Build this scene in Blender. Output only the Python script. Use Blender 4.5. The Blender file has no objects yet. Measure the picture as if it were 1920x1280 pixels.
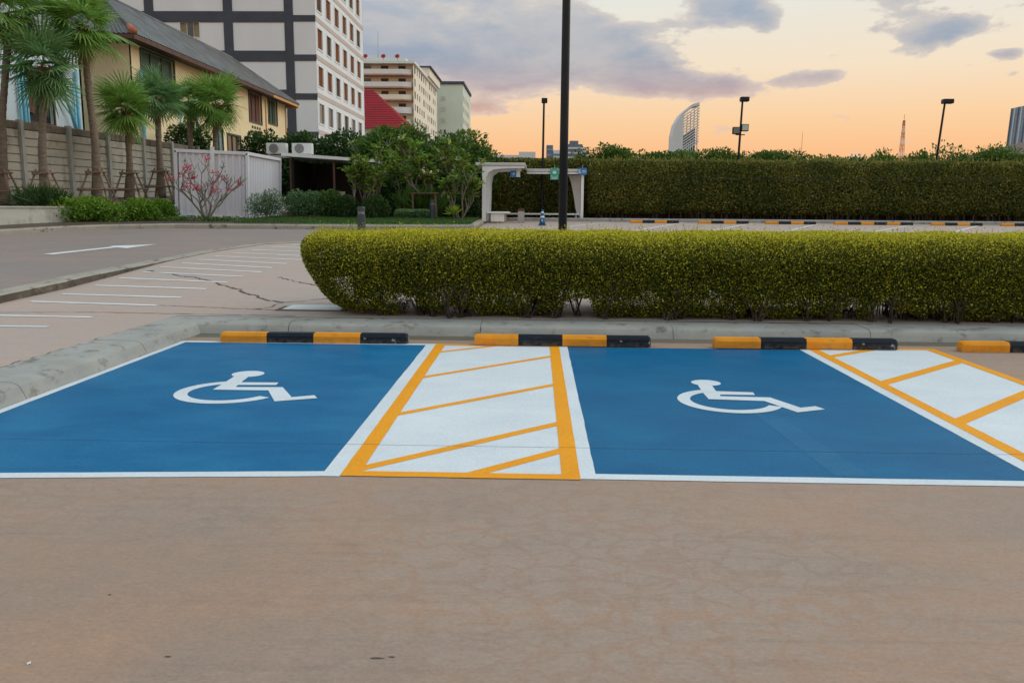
import bpy, math, random
import numpy as np
from mathutils import Vector, Matrix

S = bpy.context.scene
COL = S.collection
R = math.radians

# ------------------------------------------------------------------ camera
CAM_H, YAW, PITCH, ROLL = 1.5, R(1.6), R(9.15), R(0.45)
cam = bpy.data.cameras.new('camera'); cam.sensor_width = 36; cam.lens = 29.25
cam.clip_start = .05; cam.clip_end = 6000
co = bpy.data.objects.new('camera', cam); COL.objects.link(co); S.camera = co
fw = Vector((-math.sin(YAW)*math.cos(PITCH), math.cos(YAW)*math.cos(PITCH), -math.sin(PITCH)))
rt = Vector((math.cos(YAW), math.sin(YAW), 0)); up = rt.cross(fw)
r2 = rt*math.cos(ROLL)+up*math.sin(ROLL); u2 = up*math.cos(ROLL)-rt*math.sin(ROLL)
m3 = Matrix((r2, u2, -fw)).transposed()
co.matrix_world = Matrix.Translation((0, 0, CAM_H)) @ m3.to_4x4()

# ------------------------------------------------------------------ node helper
class NT:
    def __init__(s, tree): s.t = tree; tree.nodes.clear()
    def n(s, typ, ins=None, **props):
        nd = s.t.nodes.new(typ)
        for k, v in props.items(): setattr(nd, k, v)
        for k, v in (ins or {}).items():
            sk = nd.inputs[k]
            if hasattr(v, 'is_output') or isinstance(v, bpy.types.NodeSocket): s.t.links.new(v, sk)
            else: sk.default_value = v
        return nd
    def math(s, op, a, b=0.0, c=0.0, clamp=False):
        nd = s.n('ShaderNodeMath', operation=op, use_clamp=clamp)
        for i, v in enumerate((a, b, c)):
            if isinstance(v, bpy.types.NodeSocket): s.t.links.new(v, nd.inputs[i])
            else: nd.inputs[i].default_value = v
        return nd.outputs[0]
    def ramp(s, fac, stops, interp='LINEAR'):
        nd = s.n('ShaderNodeValToRGB', {'Fac': fac}); cr = nd.color_ramp; cr.interpolation = interp
        while len(cr.elements) < len(stops): cr.elements.new(.5)
        for e, (p, c) in zip(cr.elements, stops):
            e.position = p; e.color = (*c, 1) if len(c) == 3 else c
        return nd.outputs['Color']
    def mix(s, fac, a, b, blend='MIX'):
        nd = s.n('ShaderNodeMix', data_type='RGBA', blend_type=blend)
        for i, v in ((0, fac), (6, a), (7, b)):
            if isinstance(v, bpy.types.NodeSocket): s.t.links.new(v, nd.inputs[i])
            else: nd.inputs[i].default_value = v if i == 0 else ((*v, 1) if len(v) == 3 else v)
        return nd.outputs[2]
    def noise(s, vec, scale, detail=4, rough=.55, dist=0.0):
        nd = s.n('ShaderNodeTexNoise', {'Scale': scale, 'Detail': detail, 'Roughness': rough, 'Distortion': dist})
        if vec is not None: s.t.links.new(vec, nd.inputs['Vector'])
        return nd.outputs['Fac']
    def mapv(s, vec, scale=(1, 1, 1), loc=(0, 0, 0), rot=(0, 0, 0)):
        return s.n('ShaderNodeMapping', {'Vector': vec, 'Scale': scale, 'Location': loc, 'Rotation': rot}).outputs[0]

def hexc(h):
    v = [int(h[i:i+2], 16)/255 for i in (0, 2, 4)]
    return tuple(x/12.92 if x <= .04045 else ((x+.055)/1.055)**2.4 for x in v)

# ------------------------------------------------------------------ sky, sun, exposure
SUN_AZ, SUN_EL = R(70), R(42)          # added high soft fill on the evening glow's side, brightens the after-sunset scene
W = bpy.data.worlds.new('World'); S.world = W; W.use_nodes = True
k = NT(W.node_tree)
d = k.n('ShaderNodeTexCoord').outputs['Generated']
sp = k.n('ShaderNodeSeparateXYZ', {0: d})
X, Y, Z = sp.outputs
az = k.math('ARCTAN2', X, Y)
el = k.math('ARCSINE', Z)
elc = k.math('MAXIMUM', el, 0.0)
base = k.ramp(elc, [(0, hexc('F8A368')), (.05, hexc('FBB87F')), (.10, hexc('FACF9F')), (.155, hexc('F4E0C4')),
                    (.23, hexc('E6E6DD')), (.45, hexc('D9E5EC')), (1.0, hexc('D0E2F0'))])
sky = k.n('ShaderNodeTexSky', sky_type='NISHITA', sun_disc=False, sun_elevation=SUN_EL, sun_rotation=SUN_AZ)
base = k.mix(1.0, base, k.n('ShaderNodeVectorMath', {0: sky.outputs[0], 1: (.003,)*3}, operation='MULTIPLY').outputs[0], 'ADD')
# clouds: even noise all round, with the banks seen in the photograph added by direction
cv = k.mapv(d, (1, 1, 2.6))
nz = k.noise(cv, 3.4, 8, .6, .25)
nz2 = k.noise(cv, 13, 9, .62, .15)
def blob(u0, v0, su, sv, amp):
    c_ = math.cos(math.atan(u0)); v0 = math.atan(v0*c_); u0 = math.atan(u0); su *= c_*c_; sv *= c_
    a = k.math('DIVIDE', k.math('SUBTRACT', az, u0), su); b = k.math('DIVIDE', k.math('SUBTRACT', el, v0), sv)
    q = k.math('ADD', k.math('MULTIPLY', a, a), k.math('MULTIPLY', b, b))
    return k.math('MULTIPLY', k.math('EXPONENT', k.math('MULTIPLY', q, -1.0)), amp)
dens = None
for b in [(-.10, .178, .085, .042, .75), (.02, .190, .085, .036, .75), (.11, .168, .065, .032, .70), (-.01, .145, .095, .020, .50), (.13, .145, .04, .016, .4),
          (-.19, .205, .06, .05, .6), (-.06, .245, .07, .022, .38), (.215, .228, .050, .020, .75), (.262, .212, .022, .014, .5), (.19, .238, .03, .012, .4),
          (.215, .140, .045, .015, .62), (.30, .146, .040, .013, .55), (.335, .150, .02, .008, .4), (.44, .192, .045, .014, .68), (.475, .208, .035, .012, .5), (.41, .218, .035, .012, .42),
          (.385, .205, .02, .008, .35), (.53, .176, .026, .007, .45), (.495, .163, .03, .005, .35), (-.068, .115, .04, .008, .42), (.335, .174, .018, .005, .35),
          (.54, .155, .014, .005, .3), (.40, .238, .05, .010, .3)]:
    q = blob(*b); dens = q if dens is None else k.math('ADD', dens, q)
field = k.math('ADD', k.math('ADD', dens, k.math('MULTIPLY', k.math('SUBTRACT', nz, .5), .62)), k.math('MULTIPLY', k.math('SUBTRACT', nz2, .5), 1.5))
cl = k.n('ShaderNodeMapRange', {0: field, 1: .20, 2: .36, 3: 0, 4: 1}, interpolation_type='SMOOTHSTEP').outputs[0]
thick = k.n('ShaderNodeMapRange', {0: field, 1: .2, 2: .75, 3: 0, 4: 1}, interpolation_type='SMOOTHSTEP').outputs[0]
ccol = k.ramp(elc, [(0, hexc('D59C86')), (.11, hexc('CBA298')), (.14, hexc('AEA4AE')), (.17, hexc('92A1B6')), (.26, hexc('A0B0C3')), (.6, hexc('C2CBD6'))])
ccol2 = k.mix(.6, ccol, hexc('F0DFCB'))
thick = k.math('MULTIPLY', thick, k.n('ShaderNodeMapRange', {0: k.noise(cv, 7.5, 5, .6, .3), 1: .36, 2: .6, 3: .45, 4: 1.0}).outputs[0])
ccol = k.mix(thick, ccol2, ccol)
final = k.mix(k.math('MULTIPLY', cl, .93), base, ccol)
bg = k.n('ShaderNodeBackground', {'Color': final, 'Strength': 1.0})
k.n('ShaderNodeOutputWorld', {'Surface': bg.outputs[0]})

sl = bpy.data.lights.new('sun_fill', 'SUN'); sl.energy = 1.35; sl.angle = R(60); sl.color = (1, .95, .86)
so = bpy.data.objects.new('sun_fill', sl); COL.objects.link(so)
sdir = Vector((math.sin(SUN_AZ)*math.cos(SUN_EL), math.cos(SUN_AZ)*math.cos(SUN_EL), math.sin(SUN_EL)))
so.rotation_euler = sdir.to_track_quat('Z', 'Y').to_euler()
vs = S.view_settings; vs.view_transform = 'Standard'; vs.look = 'None'; vs.exposure = 0.0; vs.gamma = 1; vs.use_curve_mapping = False
S.cycles.max_bounces = 6; S.cycles.diffuse_bounces = 3; S.cycles.transparent_max_bounces = 6
try: S.cycles.use_denoising = True
except Exception: pass

# ------------------------------------------------------------------ materials
MATS = {}
def new_mat(name):
    m = bpy.data.materials.new(name); m.use_nodes = True; MATS[name] = m
    return m, NT(m.node_tree)
def finish(k, col, rough=.7, bump=None, bstr=.3, bdist=.01, metal=0.0, spec=.35):
    ins = {'Base Color': col if not isinstance(col, tuple) else (*col, 1), 'Roughness': rough, 'Metallic': metal, 'Specular IOR Level': spec}
    p = k.n('ShaderNodeBsdfPrincipled', ins)
    if bump is not None:
        b = k.n('ShaderNodeBump', {'Strength': bstr, 'Distance': bdist, 'Height': bump})
        k.t.links.new(b.outputs[0], p.inputs['Normal'])
    k.n('ShaderNodeOutputMaterial', {'Surface': p.outputs[0]})
def M_plain(name, c1, c2=None, scale=3.0, rough=.6, stretch=(1, 1, 1), bstr=.2, metal=0.0, spec=.35, detail=5, lo=.35, hi=.7):
    m, k = new_mat(name)
    v = k.mapv(k.n('ShaderNodeTexCoord').outputs['Object'], stretch)
    f = k.noise(v, scale, detail, .6)
    c2 = c2 or tuple(x*.8 for x in c1)
    col = k.ramp(f, [(lo, c1), (hi, c2)])
    finish(k, col, rough, k.noise(v, scale*12, 3), bstr, .004, metal, spec)
    return m
def M_leaf(name, stops, rough=.5, trans=.25):
    m, k = new_mat(name)
    a = k.n('ShaderNodeAttribute', attribute_name='rnd').outputs['Fac']
    col = k.ramp(a, stops)
    p = k.n('ShaderNodeBsdfPrincipled', {'Base Color': col, 'Roughness': rough, 'Specular IOR Level': .25})
    t = k.n('ShaderNodeBsdfTranslucent', {'Color': col})
    x = k.n('ShaderNodeMixShader', {0: trans, 1: p.outputs[0], 2: t.outputs[0]})
    k.n('ShaderNodeOutputMaterial', {'Surface': x.outputs[0]})
    return m

# foreground concrete: tan-pink slab with greyer worn blotches, drag streaks and specks
def make_concrete(name, tan, grey, dark, streak=1.0, cells=.72, gritty=.11):
    m, k = new_mat(name)
    o = k.n('ShaderNodeTexCoord').outputs['Object']
    big = k.noise(k.mapv(o, (.5, .9, 1)), .9, 5, .6, .6)
    col = k.ramp(big, [(.36, tan), (.66, grey)])
    # worn pale cells
    wv = k.mapv(o, (2.0, 2.6, 1))
    wn = k.n('ShaderNodeTexNoise', {'Vector': wv, 'Scale': 1.3, 'Detail': 3.0}).outputs['Color']
    wv2 = k.n('ShaderNodeVectorMath', {0: wv, 1: k.n('ShaderNodeVectorMath', {0: wn, 1: (1.1,)*3}, operation='MULTIPLY').outputs[0]}, operation='ADD').outputs[0]
    vo = k.n('ShaderNodeTexVoronoi', {'Vector': wv2, 'Scale': 2.6}, feature='DISTANCE_TO_EDGE')
    cell = k.n('ShaderNodeMapRange', {0: vo.outputs['Distance'], 1: .02, 2: .15, 3: 0, 4: 1}).outputs[0]
    zone = k.n('ShaderNodeMapRange', {0: k.noise(k.mapv(o, (.35, .7, 1), (3.1, 1.7, 0)), 1.0, 3), 1: .40, 2: .54, 3: .12, 4: 1}).outputs[0]
    dv = k.n('ShaderNodeVectorMath', {0: k.mapv(o, (.62, .8, 0), (-.25, -2.65, 0))}, operation='LENGTH').outputs['Value']
    zone = k.math('MAXIMUM', k.math('MULTIPLY', zone, .55), k.n('ShaderNodeMapRange', {0: dv, 1: .35, 2: 1.15, 3: 1, 4: 0}, interpolation_type='SMOOTHSTEP').outputs[0])
    col = k.mix(k.math('MULTIPLY', k.math('MULTIPLY', cell, zone), cells), col, tuple(x*1.16+.012 for x in grey))
    # streaks dragged along x
    st = k.noise(k.mapv(o, (.35, 7, 1), rot=(0, 0, R(-4))), 1.6, 6, .62, .3)
    stz = k.noise(k.mapv(o, (.4, .6, 1), (7, 2, 0)), 1.1, 2)
    f = k.math('MULTIPLY', k.n('ShaderNodeMapRange', {0: st, 1: .52, 2: .72, 3: 0, 4: 1}).outputs[0], k.n('ShaderNodeMapRange', {0: stz, 1: .4, 2: .65, 3: .1, 4: .8}).outputs[0])
    col = k.mix(k.math('MULTIPLY', f, .45*streak), col, dark)
    fine = k.noise(o, 60, 4, .7)
    col = k.mix(.14, col, k.ramp(fine, [(.3, (.12, .12, .12)), (.7, (.9, .9, .9))]), 'OVERLAY')
    mid = k.noise(k.mapv(o, (1, 1.6, 1)), 9, 5, .7)
    col = k.mix(gritty, col, k.ramp(mid, [(.3, (.2, .19, .18)), (.7, (.8, .8, .8))]), 'OVERLAY')
    grit = k.noise(k.mapv(o, (1, 2.2, 1)), 26, 5, .75)
    col = k.mix(gritty, col, k.ramp(grit, [(.32, (.15, .15, .15)), (.68, (.85, .85, .85))]), 'OVERLAY')
    sm = k.n('ShaderNodeMapRange', {0: k.noise(k.mapv(o, (.9, 1.6, 1), (5.3, 1.2, 0)), 1.4, 6, .72), 1: .60, 2: .78, 3: 0, 4: .40}).outputs[0]
    col = k.mix(sm, col, dark)
    sv = k.n('ShaderNodeTexVoronoi', {'Vector': o, 'Scale': 2.6, 'Randomness': 1.0})
    spot = k.math('LESS_THAN', sv.outputs['Distance'], .028)
    sel = k.math('GREATER_THAN', k.n('ShaderNodeSeparateColor', {0: sv.outputs['Color']}).outputs[0], .62)
    col = k.mix(k.math('MULTIPLY', k.math('MULTIPLY', spot, sel), .75), col, (.03, .03, .032))
    rg = k.n('ShaderNodeMapRange', {0: mid, 1: .3, 2: .7, 3: .62, 4: .85}).outputs[0]
    finish(k, col, rg, fine, .25, .003, spec=.3)
    return m
CON = make_concrete('concrete_slab', (.345, .220, .148), (.265, .204, .162), (.14, .115, .098))
PINK = make_concrete('pink_concrete', (.42, .315, .262), (.37, .31, .27), (.22, .18, .16), .5, .12, .08)
ROADM = make_concrete('road_concrete', (.27, .205, .175), (.22, .192, .176), (.12, .112, .108), 1.2, .15, .1)
GROUND = M_plain('far_earth', (.16, .13, .10), (.10, .10, .06), .4)
DARKJ = M_plain('joint_dirt', (.09, .085, .08), (.06, .055, .05), 20)
CRACK = M_plain('crack_dirt', (.05, .042, .036), (.09, .075, .06), 15)

def make_paint(name, c, c2, wear=.15, rough=.45):
    m, k = new_mat(name)
    o = k.n('ShaderNodeTexCoord').outputs['Object']
    f = k.noise(k.mapv(o, (.8, 1.3, 1)), 1.5, 6, .6, .5)
    col = k.ramp(f, [(.32, c), (.7, c2)])
    s = k.noise(k.mapv(o, (1.2, 9, 1)), 2.2, 5, .6)
    col = k.mix(k.n('ShaderNodeMapRange', {0: s, 1: .55, 2: .75, 3: 0, 4: wear}).outputs[0], col, tuple(.5*x+.12 for x in c2))
    fine = k.noise(o, 45, 4, .7)
    col = k.mix(.2, col, k.ramp(fine, [(.3, (.1, .1, .1)), (.7, (.9, .9, .9))]), 'OVERLAY')
    sv = k.n('ShaderNodeTexVoronoi', {'Vector': o, 'Scale': 3.1, 'Randomness': 1.0})
    spot = k.math('LESS_THAN', sv.outputs['Distance'], .022)
    col = k.mix(k.math('MULTIPLY', spot, .6), col, tuple(.35*x for x in c))
    finish(k, col, rough, k.noise(o, 30, 6, .7), .4, .004, spec=.08)
    return m
BLUE = make_paint('blue_paint', (.001, .105, .245), (.012, .155, .315), .13)
BLUE2 = make_paint('blue_paint_deep', (.0005, .094, .22), (.002, .128, .272), .07)
BLUE3 = make_paint('blue_paint_overpainted', (.004, .108, .235), (.012, .135, .275), .1)
WHITE = make_paint('white_paint', (.64, .69, .715), (.55, .605, .635), .12, .5)
ORANGE = make_paint('orange_paint', (.80, .33, .012), (.74, .29, .012), .03, .55)
WLINE = make_paint('worn_white_line', (.70, .72, .72), (.58, .60, .59), .3, .6)

def make_kerb_mat(name, c1, c2, stain):
    m, k = new_mat(name)
    o = k.n('ShaderNodeTexCoord').outputs['Object']
    f = k.noise(k.mapv(o, (1, 1, 2)), 1.6, 6, .65, .6)
    col = k.ramp(f, [(.3, c1), (.68, c2)])
    y = k.noise(k.mapv(o, (1.5, 1.5, 3), (4, 2, 1)), 2.4, 4, .6)
    col = k.mix(k.n('ShaderNodeMapRange', {0: y, 1: .55, 2: .72, 3: 0, 4: .5}).outputs[0], col, (.33, .27, .17))
    s = k.noise(k.mapv(o, (1, 1, 1.5), (9, 1, 4)), 3.4, 7, .72)
    col = k.mix(k.n('ShaderNodeMapRange', {0: s, 1: .54, 2: .66, 3: 0, 4: .85}).outputs[0], col, stain)
    finish(k, col, .8, k.noise(o, 30, 6, .7), .5, .008, spec=.25)
    return m
KERB = make_kerb_mat('kerb_concrete', (.36, .36, .33), (.27, .275, .255), (.12, .105, .085))
KERB2 = make_kerb_mat('old_kerb_concrete', (.36, .33, .28), (.28, .26, .22), (.06, .05, .04))
KERB3 = make_kerb_mat('mossy_kerb_face', (.12, .105, .085), (.07, .06, .05), (.02, .018, .015))
def make_stop_mat(name, c, chip):
    m, k = new_mat(name)
    o = k.n('ShaderNodeTexCoord').outputs['Object']
    f = k.noise(o, 4, 5, .6)
    col = k.ramp(f, [(.3, c), (.75, tuple(x*.78 for x in c))])
    s = k.noise(k.mapv(o, (1, 1, 1), (3, 5, 2)), 7, 5, .68)
    col = k.mix(k.n('ShaderNodeMapRange', {0: s, 1: .635, 2: .65, 3: 0, 4: .9}).outputs[0], col, chip)
    dz = k.n('ShaderNodeSeparateXYZ', {0: o}).outputs[2]
    dirt = k.math('MULTIPLY', k.n('ShaderNodeMapRange', {0: dz, 1: 0.0, 2: .07, 3: 1, 4: 0}).outputs[0], k.n('ShaderNodeMapRange', {0: k.noise(k.mapv(o, (3, 3, 6)), 5, 5, .7), 1: .4, 2: .65, 3: 0, 4: .6}).outputs[0])
    col = k.mix(dirt, col, (.20, .16, .13))
    sc_ = k.n('ShaderNodeMapRange', {0: k.noise(k.mapv(o, (2, 9, 9), (1, 7, 3)), 4, 6, .7), 1: .56, 2: .72, 3: 0, 4: .45}).outputs[0]
    col = k.mix(sc_, col, (.05, .045, .042))
    finish(k, col, .55, k.noise(o, 40, 5, .7), .35, .004, spec=.15)
    return m
STOPO = make_stop_mat('stop_orange', (.82, .32, .022), (.30, .28, .25))
STOPK = make_stop_mat('stop_black', (.011, .017, .026), (.35, .35, .33))
GRASSM = M_leaf('grass_blades', [(0, (.035, .085, .018)), (.6, (.065, .15, .03)), (1, (.12, .2, .05))])
SOILM = M_plain('garden_soil', (.10, .07, .045), (.05, .04, .03), 3)
LAWNM = M_plain('lawn_turf', (.05, .12, .025), (.035, .085, .02), 2)
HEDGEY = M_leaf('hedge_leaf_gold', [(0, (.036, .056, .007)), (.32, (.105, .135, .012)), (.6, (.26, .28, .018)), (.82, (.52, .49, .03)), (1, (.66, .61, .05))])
HEDGED = M_leaf('hedge_leaf_dark', [(0, (.055, .080, .013)), (.45, (.155, .180, .032)), (.82, (.30, .27, .052)), (1, (.46, .28, .09))])
SHRUBL = M_leaf('shrub_leaf', [(0, (0.032, 0.072, 0.013)), (.5, (0.080, 0.174, 0.029)), (1, (0.192, 0.319, 0.052))])
SHRUBB = M_leaf('bright_shrub_leaf', [(0, (0.048, 0.116, 0.013)), (.5, (0.144, 0.290, 0.026)), (1, (0.320, 0.493, 0.065))])
SHRUBD = M_leaf('dark_shrub_leaf', [(0, (0.018, 0.044, 0.011)), (.6, (0.048, 0.110, 0.025)), (1, (0.110, 0.180, 0.045))])
SHRUBF = M_leaf('feathery_leaf', [(0, (0.039, 0.091, 0.036)), (.5, (0.104, 0.208, 0.084)), (1, (0.208, 0.325, 0.144))])
FRANL = M_leaf('frangipani_leaf', [(0, (.055, .125, .015)), (.5, (.13, .24, .03)), (1, (.36, .44, .06))])
TREEL = M_leaf('tree_leaf', [(0, (0.029, 0.072, 0.016)), (.55, (0.080, 0.174, 0.026)), (1, (0.224, 0.290, 0.046))])
PALML = M_leaf('palm_leaf', [(0, (.085, .19, .035)), (.5, (.18, .34, .06)), (1, (.34, .48, .12))], .45, .35)
PALMD = M_leaf('palm_leaf_bluish', [(0, (.07, .16, .06)), (.5, (.14, .28, .10)), (1, (.28, .42, .17))], .45, .35)
PALMX = M_leaf('dead_palm_leaf', [(0, (.20, .13, .06)), (1, (.38, .27, .14))], .7, .2)
REDFL = M_leaf('red_petal', [(0, (.42, .02, .07)), (1, (.66, .09, .17))], .5, .2)
PALEFL = M_leaf('pale_petal', [(0, (.7, .6, .35)), (1, (.8, .75, .6))], .5, .2)
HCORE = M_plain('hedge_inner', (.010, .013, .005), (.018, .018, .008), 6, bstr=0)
TWIG = M_plain('twig_bark', (.060, .042, .028), (.03, .022, .015), 14)
FRBARK = M_plain('grey_bark', (.22, .20, .165), (.14, .125, .10), 9)
PALMB = M_plain('palm_bark', (.22, .175, .13), (.10, .075, .055), 5, .85, (1, 1, 7), .8)
PALMR = M_plain('palm_boot_fibre', (.20, .085, .035), (.09, .045, .02), 12, .9, (1, 1, 3), .8)
POLEW = M_plain('prop_pole_wood', (.25, .16, .11), (.14, .09, .065), 8)
def make_fence_mat(name, c1, c2, mould):
    m, k = new_mat(name)
    o = k.n('ShaderNodeTexCoord').outputs['Object']
    f = k.noise(k.mapv(o, (.8, .8, 2)), 1.5, 6, .65, .5)
    col = k.ramp(f, [(.3, c1), (.7, c2)])
    s = k.noise(k.mapv(o, (1.2, 1.2, .5), (2, 8, 3)), 2.2, 6, .7)
    col = k.mix(k.n('ShaderNodeMapRange', {0: s, 1: .5, 2: .72, 3: 0, 4: .85}).outputs[0], col, mould)
    finish(k, col, .85, k.noise(o, 22, 5, .7), .3, .006, spec=.2)
    return m
FENCEB = make_fence_mat('weathered_board', (.50, .46, .37), (.43, .42, .37), (.2, .175, .14))
FENCET = make_fence_mat('mouldy_board', (.25, .21, .16), (.14, .12, .095), (.05, .043, .036))
FENCEP = make_fence_mat('grey_post', (.42, .43, .40), (.34, .35, .32), (.2, .19, .16))
PLANTW = make_fence_mat('planter_wall', (.50, .50, .44), (.40, .40, .36), (.13, .12, .10))
YELLOW = M_plain('yellow_render', (.80, .67, .42), (.73, .60, .37), 1.0, .8, spec=.2)
CREAMW = M_plain('cream_render', (.82, .765, .635), (.76, .69, .56), .6, .8, spec=.2)
BLUEW = M_plain('bluish_white_render', (.60, .68, .72), (.50, .58, .62), .8, .8, (1, 1, .3), spec=.2)
GREYW = M_plain('grey_white_render', (.74, .785, .815), (.67, .715, .745), .35, .8, (1, 1, .3), spec=.2)
PALEG = M_plain('pale_green_render', (.62, .70, .61), (.56, .64, .56), .15, .8, spec=.2)
CHAR = M_plain('charcoal_band', (.078, .088, .108), (.06, .069, .088), .8, .8, spec=.2)
BEIGEB = M_plain('beige_band', (.56, .48, .43), (.50, .43, .39), .6, .8, spec=.2)
ROOFG = M_plain('grey_roof_sheet', (.17, .18, .18), (.105, .11, .115), 1.2, .8, (1, 1, 1))
ROOFR = M_plain('red_roof_tile', (.33, .012, .018), (.26, .010, .015), .5, .6)
TERRA2 = M_plain('faded_terracotta', (.50, .27, .19), (.44, .24, .17), 1)
TERRA = M_plain('ridge_tile', (.42, .13, .05), (.3, .1, .05), 4)
BROWNT = M_plain('brown_timber', (.12, .06, .04), (.07, .04, .03), 5, .7, (1, 1, .3))
ORANGET = M_plain('orange_timber', (.58, .31, .10), (.5, .26, .09), 3)
GREENSH = M_plain('green_shutter', (.03, .085, .06), (.02, .06, .045), 3, .5)
CURTB = M_plain('brown_curtain', (.22, .085, .035), (.12, .05, .025), 2.2, .9, (6, 6, .5), spec=.05)
CURTD = M_plain('dim_curtain', (.13, .09, .065), (.05, .04, .034), 2.0, .9, (6, 6, .5), spec=.05)
CURTO = M_plain('olive_curtain', (.30, .26, .13), (.22, .19, .10), 3, .7, (6, 6, .5))
RUST = M_plain('rusty_grille', (.16, .05, .035), (.09, .03, .025), 5)
PVC = M_plain('blue_pipe', (.16, .46, .58), (.12, .38, .5), 3, .4)
WFRAME = M_plain('white_frame', (.74, .76, .76), (.66, .68, .68), 2, .45)
SHELW = M_plain('shelter_white', (.80, .83, .84), (.70, .73, .74), 1.5, .4)
SHELG = M_plain('shelter_panel_grey', (.55, .55, .55), (.45, .45, .45), 1.5, .5)
CONTM = M_plain('container_paint', (.70, .71, .76), (.62, .63, .68), .9, .5, (1, 1, .5))
BLACKM = M_plain('black_metal', (.006, .009, .014), (.010, .014, .020), 3, .4, spec=.25)
BOLLM = M_plain('bollard_metal', (.022, .038, .055), (.03, .05, .07), 3, .35, spec=.5)
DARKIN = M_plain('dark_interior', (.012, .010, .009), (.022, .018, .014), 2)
ACW = M_plain('ac_white', (.66, .68, .66), (.58, .60, .58), 2, .45)
ACG = M_plain('ac_grille', (.19, .20, .20), (.12, .13, .13), 6, .5)
STEEL = M_plain('steel_grey', (.42, .42, .42), (.3, .3, .3), 2, .4, metal=.5)
SIGNB = M_plain('sign_blue', (.03, .20, .50), (.03, .18, .46), 2, .4)
SIGNG = M_plain('sign_green', (.04, .36, .25), (.04, .33, .23), 2, .4)
SIGNW = M_plain('sign_white', (.8, .82, .82), (.76, .78, .78), 2, .4)
CONEB = M_plain('cone_blue', (.012, .10, .24), (.012, .085, .2), 2, .4)
LENS = M_plain('lamp_glass', (.45, .55, .50), (.38, .48, .44), 2, .2)
TURQ = M_plain('turquoise_glass', (.12, .40, .40), (.08, .30, .32), 2, .3)
FARW = M_plain('far_white', (.62, .66, .68), (.56, .60, .62), .1, .6)
FARS = M_plain('far_slate', (.16, .20, .26), (.12, .15, .2), .1, .5)
FARB = M_plain('far_blue_glass', (.22, .31, .42), (.16, .24, .34), .1, .3)
MASTR = M_plain('mast_red', (.55, .16, .08), (.5, .14, .08), .5)
MASTW = M_plain('mast_white', (.62, .52, .46), (.6, .5, .44), .5)
m, k = new_mat('window_glass')
p = k.n('ShaderNodeBsdfPrincipled', {'Base Color': (.045, .055, .06, 1), 'Roughness': .08, 'Specular IOR Level': .6})
k.n('ShaderNodeOutputMaterial', {'Surface': p.outputs[0]}); GLASS = m

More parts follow.
